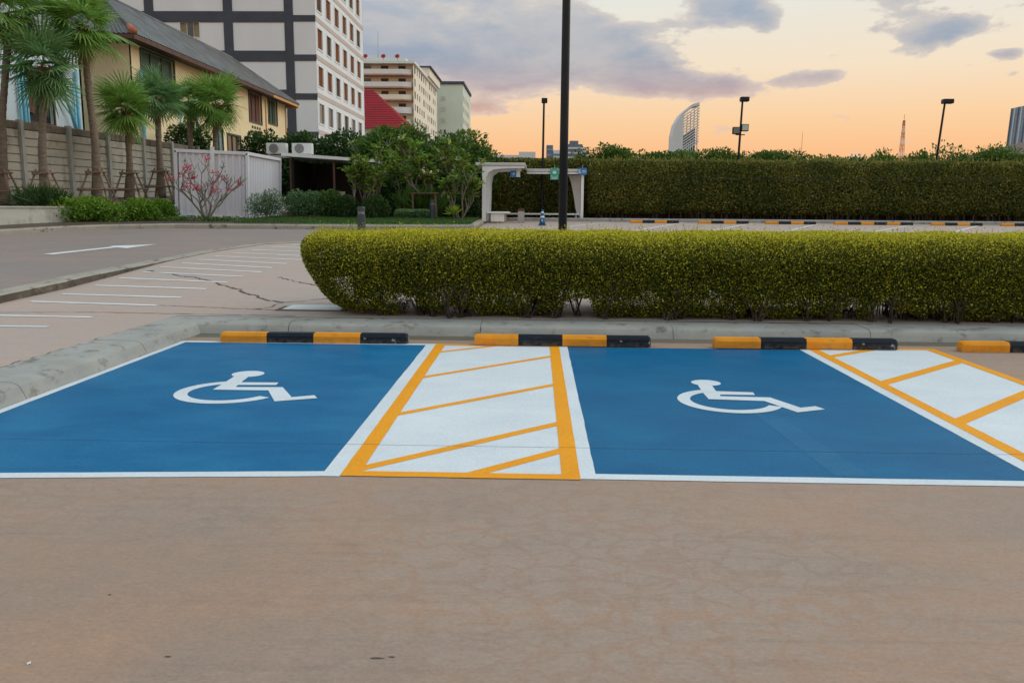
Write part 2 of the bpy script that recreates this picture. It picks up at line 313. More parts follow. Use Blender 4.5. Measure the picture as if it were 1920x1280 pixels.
# ------------------------------------------------------------------ mesh helpers
rng = np.random.default_rng(7); random.seed(7)
class MB:
    def __init__(s): s.v = []; s.f = []; s.mi = []
    def add(s, vs, fs, mi=0):
        o = len(s.v); s.v += [tuple(p) for p in vs]; s.f += [tuple(i+o for i in f) for f in fs]; s.mi += [mi]*len(fs); return s
    def box(s, x0, x1, y0, y1, z0, z1, mi=0, bev=0.0):
        if bev <= 0:
            v = [(x, y, z) for z in (z0, z1) for y in (y0, y1) for x in (x0, x1)]
            return s.add(v, [(0, 2, 3, 1), (4, 5, 7, 6), (0, 1, 5, 4), (2, 6, 7, 3), (0, 4, 6, 2), (1, 3, 7, 5)], mi)
        b = bev
        rings = [(x0+b, x1-b, y0+b, y1-b, z0), (x0, x1, y0, y1, z0+b), (x0, x1, y0, y1, z1-b), (x0+b, x1-b, y0+b, y1-b, z1)]
        v = []
        for a, c, e, g, z in rings: v += [(a, e, z), (c, e, z), (c, g, z), (a, g, z)]
        f = [(3, 2, 1, 0), (12, 13, 14, 15)]
        for r in range(3):
            for i in range(4): f.append((r*4+i, r*4+(i+1) % 4, (r+1)*4+(i+1) % 4, (r+1)*4+i))
        return s.add(v, f, mi)
    def bar(s, a, b, w, h=None, mi=0):
        a = Vector(a); b = Vector(b); h = h or w; t = (b-a).normalized()
        q = t.cross(Vector((0, 0, 1)))
        if q.length < 1e-4: q = Vector((1, 0, 0))
        q.normalize(); n = q.cross(t)
        v = [p+q*(i*w/2)+n*(j*h/2) for p in (a, b) for j in (-1, 1) for i in (-1, 1)]
        return s.add(v, [(0, 2, 3, 1), (4, 5, 7, 6), (0, 1, 5, 4), (2, 6, 7, 3), (0, 4, 6, 2), (1, 3, 7, 5)], mi)
    def tube(s, pts, rad, n=6, mi=0, cap=True):
        pts = [Vector(p) for p in pts]; o = len(s.v)
        if not hasattr(rad, '__len__'): rad = [rad]*len(pts)
        ref = Vector((.3, .2, 1)).normalized()
        for i, p in enumerate(pts):
            t = (pts[min(i+1, len(pts)-1)]-pts[max(i-1, 0)]).normalized()
            q = t.cross(ref)
            if q.length < .05: q = t.cross(Vector((1, 0, 0)))
            q.normalize(); b = t.cross(q)
            for j in range(n):
                a = 2*math.pi*j/n; s.v.append(tuple(p+(q*math.cos(a)+b*math.sin(a))*rad[i]))
        for i in range(len(pts)-1):
            for j in range(n):
                s.f.append((o+i*n+j, o+i*n+(j+1) % n, o+(i+1)*n+(j+1) % n, o+(i+1)*n+j)); s.mi.append(mi)
        if cap:
            s.f.append(tuple(o+j for j in range(n))[::-1]); s.f.append(tuple(o+(len(pts)-1)*n+j for j in range(n))); s.mi += [mi]*2
        return s
    def lathe(s, prof, c=(0, 0, 0), n=16, mi=0):
        o = len(s.v)
        for r, z in prof:
            for j in range(n):
                a = 2*math.pi*j/n; s.v.append((c[0]+r*math.cos(a), c[1]+r*math.sin(a), c[2]+z))
        for i in range(len(prof)-1):
            for j in range(n):
                s.f.append((o+i*n+j, o+i*n+(j+1) % n, o+(i+1)*n+(j+1) % n, o+(i+1)*n+j)); s.mi.append(mi)
        s.f.append(tuple(o+j for j in range(n))[::-1]); s.f.append(tuple(o+(len(prof)-1)*n+j for j in range(n))); s.mi += [mi]*2
        return s
    def prism(s, poly, axis, a, b, mi=0):
        # poly in the two remaining axes, extruded along axis from a to b
        def P(u, w, t): return {'x': (t, u, w), 'y': (u, t, w), 'z': (u, w, t)}[axis]
        n = len(poly); v = [P(u, w, a) for u, w in poly]+[P(u, w, b) for u, w in poly]
        f = [tuple(range(n))[::-1], tuple(range(n, 2*n))]+[(i, (i+1) % n, n+(i+1) % n, n+i) for i in range(n)]
        return s.add(v, f, mi)
    def mesh(s, name, mats, smooth=False):
        me = bpy.data.meshes.new(name); me.from_pydata(s.v, [], s.f)
        for m in (mats if isinstance(mats, (list, tuple)) else [mats]): me.materials.append(m)
        if any(s.mi): me.polygons.foreach_set('material_index', s.mi)
        if smooth: me.polygons.foreach_set('use_smooth', [True]*len(s.f))
        me.update()
        return me
    def build(s, name, mats, parent=None, smooth=False, world=True):
        if parent is not None and world and parent.location.length > 0:
            L = parent.location; s.v = [(x-L.x, y-L.y, z-L.z) for x, y, z in s.v]
        return link(name, s.mesh(name, mats, smooth), parent)
def link(name, me, parent=None):
    o = bpy.data.objects.new(name, me); COL.objects.link(o)
    if parent is not None: o.parent = parent
    return o
def tag(o, label=None, cat=None, group=None, kind=None):
    if label: o['label'] = label
    if cat: o['category'] = cat
    if group: o['group'] = group
    if kind: o['kind'] = kind
    return o
def thing(name, loc, label, cat, group=None, rz=0.0):
    o = bpy.data.objects.new(name, None); o.empty_display_size = .2; COL.objects.link(o)
    o.location = loc; o.rotation_euler = (0, 0, rz); return tag(o, label, cat, group)
def struct(o, kind='structure'): o['kind'] = kind; return o

def leaf_obj(name, P, axis, nor, L, Wd, mat, parent=None, rnd=None, kind=None):
    """many diamond leaves as one mesh; P,axis,nor (N,3); L,Wd (N,) or float"""
    N = len(P)
    if N == 0: return None
    axis = axis/np.maximum(np.linalg.norm(axis, axis=1, keepdims=True), 1e-6)
    side = np.cross(axis, nor); side /= np.maximum(np.linalg.norm(side, axis=1, keepdims=True), 1e-6)
    nn = np.cross(side, axis)
    L = np.broadcast_to(np.asarray(L, float), (N,))[:, None]; Wd = np.broadcast_to(np.asarray(Wd, float), (N,))[:, None]
    v = np.empty((N, 4, 3))
    v[:, 0] = P; v[:, 1] = P+axis*L*.5+side*Wd*.5+nn*L*.06; v[:, 2] = P+axis*L; v[:, 3] = P+axis*L*.5-side*Wd*.5+nn*L*.06
    v = v.reshape(-1, 3)
    if parent is not None: v = v-np.array(parent.location)
    me = bpy.data.meshes.new(name); me.vertices.add(4*N); me.vertices.foreach_set('co', v.ravel())
    me.loops.add(4*N); me.loops.foreach_set('vertex_index', np.arange(4*N, dtype=np.int32))
    me.polygons.add(N); me.polygons.foreach_set('loop_start', np.arange(0, 4*N, 4, dtype=np.int32))
    at = me.attributes.new('rnd', 'FLOAT', 'FACE')
    at.data.foreach_set('value', np.clip(rng.random(N) if rnd is None else rnd, 0, 1).astype(np.float32))
    me.materials.append(mat); me.update(calc_edges=True)
    o = link(name, me, parent)
    if kind: o['kind'] = kind
    return o
def unit(N):
    a = rng.normal(size=(N, 3)); return a/np.linalg.norm(a, axis=1, keepdims=True)
class Lump:
    def __init__(s, n=10, freq=3.0, seed=0):
        g = np.random.default_rng(seed); s.k = g.normal(size=(n, 3))*freq; s.p = g.random(n)*6.28
    def __call__(s, P): return np.sin(P@s.k.T+s.p).mean(axis=1)*1.6
def terrain(Y):
    return np.interp(Y, [-100, 9.3, 9.31, 11, 21, 32, 40, 1e5], [.13, .13, .13, .15, .62, .93, 1.05, 1.05])
def road_z(Y):
    return np.interp(Y, [-100, 6, 11, 13, 16.5, 21, 32, 40, 1e5], [.02, .06, .26, .35, .405, .62, .93, 1.05, 1.05])

# ------------------------------------------------------------------ ground sheets
YJ = 5.10
def grid_sheet(name, xs, ys, zf, mat):
    b = MB(); nx = len(xs)
    for y in ys:
        for x in xs: b.v.append((x, y, float(zf(y)) if zf else 0.0))
    for j in range(len(ys)-1):
        for i in range(nx-1):
            o = j*nx+i; b.f.append((o, o+1, o+nx+1, o+nx)); b.mi.append(0)
    return struct(b.build(name, mat))
b = MB()
ys = [-60, 6, 11, 16, 21, 26, 32, 40, 80, 400, 3000]
for y in ys:
    for x in (-2500, 2500): b.v.append((x, y, float(road_z(y))-.18 if y > 8 else -.16))
for j in range(len(ys)-1): b.f.append((2*j, 2*j+1, 2*j+3, 2*j+2)); b.mi.append(0)
struct(b.build('ground', GROUND))
b = MB()   # car park slab with a recessed expansion joint
b.add([(-40, -30, 0), (60, -30, 0), (60, YJ-.003, 0), (-40, YJ-.003, 0)], [(0, 1, 2, 3)])
b.add([(-40, YJ+.003, 0), (60, YJ+.003, 0), (60, 9.75, 0), (-40, 9.75, 0)], [(0, 1, 2, 3)])
for s0, y in ((1, YJ-.003), (-1, YJ+.003)): b.add([(-40, y, 0), (60, y, 0), (60, y, -.02), (-40, y, -.02)], [(0, 1, 2, 3)])
b.add([(-40, YJ-.02, -.018), (60, YJ-.02, -.018), (60, YJ+.02, -.018), (-40, YJ+.02, -.018)], [(0, 1, 2, 3)], 1)
struct(b.build('car_park_slab', [CON, DARKJ]))
# hatched pavement (dips below the road on the left, rises behind the hedge)
KL = [(-8.6, 3.0), (-7.55, 9.0), (-7.3, 11.0), (-7.18, 12.5), (-7.2, 14.0), (-7.25, 16.3), (-7.05, 18.2), (-6.5, 20.0), (-5.6, 20.65), (-3, 20.8), (60, 20.8)]
def left_x(y): return float(np.interp(y, [p[1] for p in KL[:9]], [p[0] for p in KL[:9]]))
b = MB(); ys = list(np.arange(3, 20.7, .5))+[20.7]
for y in ys:
    xl = left_x(y); xr = -4.46 if y < 10.14 else 60.0
    b.v += [(xl, y, float(terrain(y))), (-4.46, y, float(terrain(y)))]
for j in range(len(ys)-1): b.f.append((2*j, 2*j+1, 2*j+3, 2*j+2)); b.mi.append(0)
o = len(b.v); ys2 = [10.14]+list(np.arange(10.5, 20.7, .5))+[20.7]
for y in ys2: b.v += [(-4.46, y, float(terrain(y))), (60, y, float(terrain(y)))]
for j in range(len(ys2)-1): b.f.append((o+2*j, o+2*j+1, o+2*j+3, o+2*j+2)); b.mi.append(0)
struct(b.build('pavement', PINK))
# road
FK = [(-30, 14.0), (-20, 16.5), (-16.2, 19.6), (-14.5, 22.1), (-14.0, 24.0), (-13.1, 25.3), (-11.4, 26.2), (-7.5, 26.3), (-4, 26.6), (-2.0, 27.0)]
b = MB(); ys = [3, 5, 6, 8, 9, 10, 11, 12, 13, 14, 15, 16.5, 18, 19, 20, 20.65]
for y in ys: b.v += [(-40, y, float(road_z(y))-.004), (left_x(y)-.02, y, float(road_z(y))-.004)]
for j in range(len(ys)-1): b.f.append((2*j, 2*j+1, 2*j+3, 2*j+2)); b.mi.append(0)
o = len(b.v); ys2 = [20.65, 21, 23, 25, 27.5]
for y in ys2: b.v += [(-40, y, float(road_z(y))-.004), (60, y, float(road_z(y))-.004)]
for j in range(len(ys2)-1): b.f.append((o+2*j, o+2*j+1, o+2*j+3, o+2*j+2)); b.mi.append(0)
struct(b.build('road', ROADM))
grid_sheet('far_car_park', [-1.9, 60], [25.5, 28, 30, 32, 33.8], lambda y: road_z(y)+.004, PINK)

# ------------------------------------------------------------------ kerbs
def sweep(path, prof, zf=None):
    """path (x,y) points, prof list of (offset to the left of travel, height)"""
    b = MB(); n = len(prof); P = [Vector((x, y, 0)) for x, y in path]
    for i, p in enumerate(P):
        t0 = (p-P[i-1]).normalized() if i else (P[1]-p).normalized(); t1 = (P[i+1]-p).normalized() if i < len(P)-1 else t0
        t = (t0+t1).normalized(); nn = Vector((-t.y, t.x, 0)); nn = nn/max(.5, t.dot(t0))
        for off, h in prof:
            q = p+nn*off; b.v.append((q.x, q.y, (float(zf(q.y)) if zf else 0)+h))
    for i in range(len(P)-1):
        for j in range(n-1):
            b.f.append((i*n+j, (i+1)*n+j, (i+1)*n+j+1, i*n+j+1)); b.mi.append(0)
    b.f.append(tuple(range(n))); b.f.append(tuple((len(P)-1)*n+j for j in range(n))[::-1]); b.mi += [0, 0]
    return b
def kerb_run(name, path, prof, mat, step, zf=None, gap=.006, kind='structure'):
    """a kerb of separate cast lengths"""
    P = [Vector((x, y, 0)) for x, y in path]; seg = [(P[i+1]-P[i]).length for i in range(len(P)-1)]; tot = sum(seg)
    def at(s):
        for i, l in enumerate(seg):
            if s <= l or i == len(seg)-1: return P[i]+(P[i+1]-P[i])*(s/l)
            s -= l
    root = bpy.data.objects.new(name, None); COL.objects.link(root); root['kind'] = kind
    s = 0.0
    while s < tot-.05:
        e = min(s+step*random.uniform(.85, 1.15), tot)
        if tot-e < .3*step: e = tot
        m = max(3, int((e-s)/.25))
        pts = [at(s+gap/2+(e-s-gap)*i/m) for i in range(m+1)]
        jit = random.uniform(-.003, .003)
        sweep([(p.x, p.y) for p in pts], [(a, h+(jit if h > .02 else 0)) for a, h in prof], zf).build('kerb_stone', mat, root, smooth=False)
        s = e
    return root
prof = [(0, -.03), (0, .012), (-.03, .075), (-.05, .108), (-.08, .128), (-.12, .137), (-.20, .141), (-.40, .142), (-.55, .140), (-.56, .03)]
pr_n = [(-a, h) for a, h in prof]
# near kerb: left arm travels +Y (kerb to the left), back arm travels +X (kerb to the left = +Y)
kr = kerb_run('near_kerb', [(-3.93, 1.0), (-3.93, 8.2)], pr_n, KERB, 2.6)
sweep([(-3.93, 8.206), (-3.93, 8.9), (-3.93, 9.3), (-3.93, 9.56), (-3.7, 9.56), (-3.3, 9.56), (-2.9, 9.56)], pr_n).build('kerb_stone', KERB, kr)
kerb_run('back_kerb', [(-2.894, 9.56), (14, 9.56)], pr_n, KERB, 2.6)
# kerb between road and hatched pavement: its face looks toward the pavement
def rise(y): return float(np.interp(y, [5, 11, 13, 16.5, 21], [.0, .115, .115, .012, .008]))
b = MB(); P = []
pts = [(-8.1, 6.0)]+KL[1:10]
fine = []
for i in range(len(pts)-1):
    for t in np.linspace(0, 1, 8, endpoint=False): fine.append((pts[i][0]+(pts[i+1][0]-pts[i][0])*t, pts[i][1]+(pts[i+1][1]-pts[i][1])*t))
def road_kerb(path):
    b = MB(); P = [Vector((x, y, 0)) for x, y in path]
    for i, p in enumerate(P):
        t = (P[min(i+1, len(P)-1)]-P[max(i-1, 0)]).normalized(); nn = Vector((-t.y, t.x, 0)); z = float(terrain(p.y)); r = rise(p.y)
        w = .30
        for off, h in ((0, -.02), (0.002, r*.9), (.03, r+.006), (w, r+.010), (w+.01, -.02)):
            q = p+nn*off; b.v.append((q.x, q.y, z+h))
    for i in range(len(P)-1):
        for j in range(4): b.f.append((i*5+j, (i+1)*5+j, (i+1)*5+j+1, i*5+j+1)); b.mi.append(1 if j == 0 else 0)
    return b
root = bpy.data.objects.new('road_kerb', None); COL.objects.link(root); struct(root)
for i in range(0, len(fine)-1, 6):
    road_kerb(fine[i:i+7]).build('kerb_stone', [KERB2, KERB3], root)
prof2 = [(0, -.05), (0, .10), (.03, .135), (.2, .14), (.21, -.05)]
kerb_run('far_kerb', FK, prof2, KERB2, 1.0, road_z)
kerb_run('shelter_kerb', [(-2.0, 27.0), (-1.95, 30.5), (-1.85, 36)], prof2, KERB2, 1.0, road_z)
kerb_run('lot_kerb', [(-1.8, 33.75), (30, 33.75)], prof2, KERB, 1.6, road_z)
# garden beds behind the far kerb
b = MB(); rows = []
for (x, y) in FK[2:]: rows.append([(x-.15, y+.2, float(road_z(y))+.12), (x-.4, y+4, float(road_z(y+4))+.16), (x-1, 48, 1.25)])
for r in rows: b.v += r
for i in range(len(rows)-1):
    for j in range(2): b.f.append((i*3+j, (i+1)*3+j, (i+1)*3+j+1, i*3+j+1)); b.mi.append(0 if i > 4 else 1)
struct(b.build('lawn', [LAWNM, SOILM]))
b = MB(); b.add([(-40, 24, 1.42), (-15.0, 27.5, 1.42), (-13.9, 30.4, 1.5), (-14, 40, 2.0), (-40, 40, 2.0)], [(0, 1, 2, 3, 4)])
b.add([(-15.0, 27.5, 1.42), (-13.9, 30.4, 1.5), (-13.9, 30.4, .7), (-15.0, 27.5, .7)], [(0, 1, 2, 3)])
b.add([(-40, 24, 1.42), (-15.0, 27.5, 1.42), (-15.0, 27.5, .7), (-40, 24, .7)], [(0, 1, 2, 3)])
struct(b.build('raised_bed_soil', SOILM))
b = MB(); b.add([(-2, 34.0, .99), (60, 34.0, .99), (60, 60, 1.06), (-2, 60, 1.06)], [(0, 1, 2, 3)]); struct(b.build('hedge_bed_soil', SOILM))

# ------------------------------------------------------------------ painted bays
def wobble(poly, amp=.0012, step=.16):
    out = []
    for i in range(len(poly)):
        a = Vector(poly[i]); c = Vector(poly[(i+1) % len(poly)]); n = max(1, int((c-a).length/step))
        nn = (c-a).normalized(); nn = Vector((-nn.y, nn.x))
        for j in range(n):
            p = a+(c-a)*(j/n)+nn*(random.gauss(0, amp) if j else 0); out.append((p.x, p.y))
    return out
def clip(poly, y, keep_above):
    out = []
    ins = (lambda p: p[1] >= y) if keep_above else (lambda p: p[1] <= y)
    for i in range(len(poly)):
        a, c = poly[i-1], poly[i]
        if ins(a) != ins(c):
            t = (y-a[1])/(c[1]-a[1]); out.append((a[0]+(c[0]-a[0])*t, y))
        if ins(c): out.append(c)
    return out
def paint(b, poly, z, amp=.0013):
    if amp: poly = wobble(poly, amp)
    ylo = min(p[1] for p in poly); yhi = max(p[1] for p in poly)
    parts = [poly] if yhi < YJ-.003 or ylo > YJ+.003 else [clip(poly, YJ-.003, False), clip(poly, YJ+.003, True)]
    for q in parts:
        if len(q) > 2: b.add([(x, y, z) for x, y in q], [tuple(range(len(q)))])
def rect(x0, x1, y0, y1): return [(x0, y0), (x1, y0), (x1, y1), (x0, y1)]
def bay(label, x0, x1, mat, lines):
    root = thing('parking_bay', ((x0+x1)/2, 6.8, 0), label, 'parking bay', 'blue accessible parking bays')
    f_ = lines[0]; fq = f_ if isinstance(f_, list) else rect(*f_)
    b = MB(); paint(b, [(x0-.03, (fq[0][1]+fq[3][1])/2), (x1+.03, (fq[1][1]+fq[2][1])/2), (x1+.03, 8.97), (x0-.03, 8.97)], .0015); b.build('blue_surface', mat, root)
    for r in lines:
        b = MB(); paint(b, r if isinstance(r, list) else rect(*r), .0032); b.build('white_border_line', WHITE, root)
    return root
bay1 = bay('blue painted bay beside the left kerb corner', -3.86, -1.20, BLUE,
    [[(-3.86, 4.27), (-1.195, 4.462), (-1.195, 4.55), (-3.86, 4.365)], (-3.975, -3.86, 4.262, 9.06), (-1.195, -1.085, 4.464, 9.06), (-3.86, -1.195, 8.97, 9.06)])
bay2 = bay('deeper blue painted bay between the two hatched aisles', .355, 2.87, BLUE2,
    [(.355, 2.87, 4.488, 4.582), (.26, .355, 4.488, 9.04), (2.87, 2.975, 4.488, 9.06)])
b = MB(); paint(b, [(1.72, 4.61), (1.93, 4.61), (1.80, 6.06), (1.63, 6.06)], .0024); o = b.build('overpainted_strip', BLUE3, bay2)
def aisle(label, x0, x1, y0, y1, diags, top=True):
    root = thing('hatched_aisle', ((x0+x1)/2, 6.8, 0), label, 'road marking', 'white access aisles with orange hatching')
    b = MB(); paint(b, rect(x0, x1, y0, y1), .0026); b.build('white_surface', WHITE, root)
    w = .105; ix0, ix1, iy0, iy1 = x0+w, x1-w, y0+.09, y1-.09
    for r in ((x0, ix0, y0, y1), (ix1, x1, y0, y1), (ix0, ix1, y0, iy0), (ix0, ix1, iy1, y1)):
        b = MB(); paint(b, rect(*r), .0048, .001); b.build('orange_border', ORANGE, root)
    for ya, yb, wd in diags:     # y at left inner edge and right inner edge, thickness in y
        n = 40; lo = []; hi = []
        for i in range(n+1):
            x = ix0+(ix1-ix0)*i/n; y = ya+(yb-ya)*i/n
            a, c = max(y-wd/2, iy0), min(y+wd/2, iy1)
            if a < c: lo.append((x, a)); hi.append((x, c))
        if len(lo) > 1:
            b = MB(); paint(b, lo+hi[::-1], .0040, 0); b.build('orange_stripe', ORANGE, root)
    return root
aisle('white aisle with orange stripes between the two blue bays', -1.09, .265, 4.472, 9.06,
      [(8.55, 9.45, .09), (7.24, 8.36, .10), (5.90, 6.98, .10), (4.62, 5.68, .11), (3.93, 5.02, .12)])
aisle('white aisle with orange stripes right of the deeper blue bay', 2.97, 4.37, 4.50, 9.14,
      [(8.58, 9.5, .12), (7.26, 8.36, .15), (5.93, 7.06, .15), (4.6, 5.7, .15)])
def symbol(label, head, hr, body, C, Rx, Ry, wid, a0, a1):
    b = MB(); z = .0042
    b.add([(head[0]+hr*math.cos(t), head[1]+hr*.98*math.sin(t), z) for t in np.linspace(0, 2*math.pi, 40, endpoint=False)], [tuple(range(40))])
    b.add([(x, y, z+.0006) for x, y in body], [tuple(range(len(body)))])
    A = np.linspace(R(a0), R(a1), 60)
    out = [(C[0]+Rx*math.cos(t), C[1]+Ry*math.sin(t), z) for t in A]; inn = [(C[0]+(Rx-wid)*math.cos(t), C[1]+(Ry-wid)*math.sin(t), z) for t in A]
    n = len(out); b.add(out+inn, [(i, i+1, n+i+1, n+i) for i in range(n-1)])
    o = b.build('wheelchair_symbol', WHITE); return tag(o, label, 'road marking', 'white wheelchair symbols painted on the bays')
symbol('white wheelchair symbol painted on the blue bay by the left kerb', (-2.575, 7.27), .142,
       [(-2.66, 7.17), (-2.53, 7.17), (-2.51, 6.91), (-2.19, 6.92), (-2.18, 6.82), (-2.50, 6.80), (-2.49, 6.72), (-2.10, 6.74), (-1.92, 6.38), (-1.76, 6.46), (-1.71, 6.36), (-2.01, 6.23), (-2.18, 6.61), (-2.64, 6.61), (-2.645, 6.85)],
       (-2.475, 6.55), .43, .42, .105, 112, 333)
symbol('white wheelchair symbol painted on the deeper blue bay', (1.495, 7.155), .127,
       [(1.405, 7.06), (1.525, 7.06), (1.512, 6.82), (1.81, 6.79), (1.80, 6.69), (1.52, 6.69), (1.505, 6.63), (1.90, 6.61), (2.04, 6.27), (2.17, 6.33), (2.21, 6.23), (1.97, 6.12), (1.82, 6.48), (1.39, 6.52), (1.39, 6.75)],
       (1.545, 6.48), .405, .41, .10, 112, 333)
# hatch lines on the left pavement
HL = [((-6.1, 8.45), (-5.6, 8.45)), ((-6.1, 9.12), (-5.48, 9.12)), ((-6.85, 9.97), (-5.40, 9.90)), ((-6.95, 10.5), (-5.9, 10.42)), ((-6.98, 11.25), (-5.12, 11.04)), ((-6.93, 11.94), (-5.08, 11.74)), ((-6.92, 12.85), (-5.05, 12.6)),
      ((-6.98, 13.74), (-5.0, 13.34)), ((-6.95, 14.55), (-5.0, 14.08)), ((-6.98, 15.3), (-4.88, 14.7)), ((-6.85, 15.95), (-4.9, 15.35)), ((-6.82, 16.6), (-4.82, 16.0)),
      ((-6.7, 17.25), (-4.6, 16.65)), ((-6.6, 17.95), (-4.3, 17.3)), ((-6.4, 18.65), (-4.0, 18.0)), ((-6.2, 19.4), (-3.8, 18.7)), ((-5.9, 20.0), (-3.6, 19.4))]
HLsel = [h for i, h in enumerate(HL) if i not in (0, 3)]
for i, (a, c) in enumerate(HLsel):
    b = MB(); n = 12; lo = []; hi = []
    for j in range(n+1):
        x = a[0]+(c[0]-a[0])*j/n; y = a[1]+(c[1]-a[1])*j/n; wdt = .048*random.uniform(.85, 1.1)
        lo.append((x, y-wdt, float(terrain(y-wdt))+.005)); hi.append((x, y+wdt, float(terrain(y+wdt))+.005))
    b.add(lo+hi, [(j, j+1, n+2+j, n+1+j) for j in range(n)])
    o = b.build('pavement_stripe', WLINE); tag(o, ['nearest', 'second nearest', 'third nearest', 'fourth nearest', 'fifth nearest', 'sixth nearest', 'seventh nearest', 'eighth nearest', 'seventh farthest', 'sixth farthest', 'fifth farthest', 'fourth farthest', 'third farthest', 'second farthest', 'farthest'][i]+' thin white stripe across the pink pavement along the road kerb', 'road marking', 'row of white stripes along the road kerb')
# road arrow
b = MB(); shaft = [(-10.42, 17.35), (-10.15, 17.3), (-9.62, 18.9), (-9.3, 18.75), (-9.05, 19.75), (-9.95, 19.2), (-9.78, 19.08)]
b.add([(x, y, float(road_z(y))+.004) for x, y in shaft], [tuple(range(len(shaft)))])
tag(b.build('road_arrow', WLINE), 'worn white turn arrow painted on the grey road', 'road marking')
# cracks in the pavement
def crack(pts, w=.014, zf=terrain, jit=.035):
    b = MB(); P = []
    for i in range(len(pts)-1):
        n = max(2, int((Vector(pts[i+1])-Vector(pts[i])).length/.09))
        for j in range(n):
            t = j/n; P.append((pts[i][0]+(pts[i+1][0]-pts[i][0])*t+random.gauss(0, jit), pts[i][1]+(pts[i+1][1]-pts[i][1])*t+random.gauss(0, jit)))
    P.append(pts[-1]); V = []
    for x, y in P:
        ww = w*random.uniform(.4, 1.5); V += [(x-ww*.4, y-ww, float(zf(y))+.003), (x+ww*.4, y+ww, float(zf(y))+.003)]
    b.add(V, [(2*i, 2*i+2, 2*i+3, 2*i+1) for i in range(len(P)-1)])
    o = b.build('pavement_crack', CRACK); struct(o); return o
crack([(-7.0, 14.75), (-6.5, 14.45), (-5.9, 13.95), (-5.34, 13.55), (-4.85, 12.9), (-4.48, 12.45), (-3.9, 11.75), (-3.5, 11.42)], .026)
crack([(-3.5, 11.42), (-3.55, 11.0), (-3.75, 10.72)], .045); crack([(-3.5, 11.42), (-3.0, 11.75), (-2.6, 11.85)], .02)
crack([(-5.1, 11.06), (-4.2, 10.9), (-3.4, 10.72)], .010, jit=.012); crack([(-4.4, 14.1), (-3.8, 13.4), (-3.2, 13.0)], .018)
crack([(-6.9, 10.2), (-5.5, 10.35), (-4.4, 10.28), (-3.0, 10.24)], .009, jit=.01)
crack([(-4.50, 4.0), (-4.51, 7.0), (-4.49, 10.14)], .012, lambda y: .131, .012); crack([(-4.49, 10.15), (0, 10.145), (9, 10.15)], .010, lambda y: .132, .008)
# inspection cover by the hedge
b = MB(); z = float(terrain(11.0)); b.box(-3.32, -2.55, 10.75, 11.25, z-.02, z+.012)
b.box(-3.40, -2.47, 10.68, 11.32, z-.03, z+.006, 1)
tag(b.build('inspection_cover', [WLINE, CRACK]), 'pale concrete inspection cover at the left end of the hedge', 'cover')

# scuffs and drips on the foreground slab
for x, y, w_, l_, mt in ((-.52, 2.58, .030, .005, CRACK), (-.47, 2.59, .012, .004, CRACK), (-1.22, 2.56, .014, .004, CRACK), (-1.66, 2.50, .007, .010, WLINE)):
    n = 14; b = MB(); b.add([(x+w_*math.cos(t)*random.uniform(.6, 1.15), y+l_*math.sin(t)*random.uniform(.6, 1.15), .002) for t in np.linspace(0, 2*math.pi, n, endpoint=False)], [tuple(range(n))])
    struct(b.build('ground_scuff', mt))
# ------------------------------------------------------------------ wheel stops
def stop_seg_mesh(x0, x1, endL, endR):
    b = MB(); pr = [(0, 0), (0, .075), (.022, .108), (.125, .108), (.15, .075), (.15, 0)]
    n = len(pr); xs = [x0, x0+.02, x1-.02, x1]
    for i, x in enumerate(xs):
        sc = .86 if (i == 0 and endL) or (i == 3 and endR) else 1.0
        for (y, z) in pr: b.v.append((x, .075+(y-.075)*sc, z*(sc if z > .01 else 1)))
    for i in range(3):
        for j in range(n): b.f.append((i*n+j, (i+1)*n+j, (i+1)*n+(j+1) % n, i*n+(j+1) % n)); b.mi.append(0)
    b.f.append(tuple(range(n))[::-1]); b.f.append(tuple(3*n+j for j in range(n))); b.mi += [0, 0]
    return b
def wheel_stop(x0, y0, z0, L, nseg, label, group, rz=0.0):
    root = thing('wheel_stop', (x0, y0, z0), label, 'wheel stop', group, rz)
    for i in range(nseg):
        a, c = L*i/nseg, L*(i+1)/nseg
        b = stop_seg_mesh(a+(.0 if i == 0 else .001), c-.001, i == 0, i == nseg-1)
        b.build('orange_block' if i % 2 == 0 else 'black_block', STOPO if i % 2 == 0 else STOPK, root, world=False)
    return root
G1 = 'orange and black wheel stops at the head of the bays'
wheel_stop(-3.48, 8.985, .001, 2.07, 4, 'orange and black wheel stop at the head of the left blue bay', G1, R(.9))
wheel_stop(-.665, 8.98, .009, 1.93, 4, 'orange and black wheel stop behind the hatched aisle between the blue bays', G1, R(.3))
wheel_stop(1.955, 8.965, .009, 1.98, 4, 'chipped orange and black wheel stop behind the deeper blue bay', G1, R(1.3))
wheel_stop(4.60, 8.95, .001, 2.0, 4, 'orange and black wheel stop cut off by the right edge', G1, R(1.0))
G2 = 'wheel stops in the far car park'
for x, L, ns, lab in [(3.6, 1.85, 4, 'far orange and black wheel stop nearest the white shelter'), (6.2, 1.9, 4, 'second far wheel stop to the right of the shelter'),
                      (8.75, 1.9, 4, 'third far wheel stop from the shelter, left of the extra long one'), (11.35, 2.95, 6, 'extra long six block wheel stop below the tall far hedge'),
                      (15.0, 1.9, 4, 'far wheel stop just right of the extra long one'), (17.6, 1.9, 4, 'far wheel stop at the right edge below the tall hedge')]:
    wheel_stop(x, 32.3, float(road_z(32.3))+.006, L, ns, lab, G2)
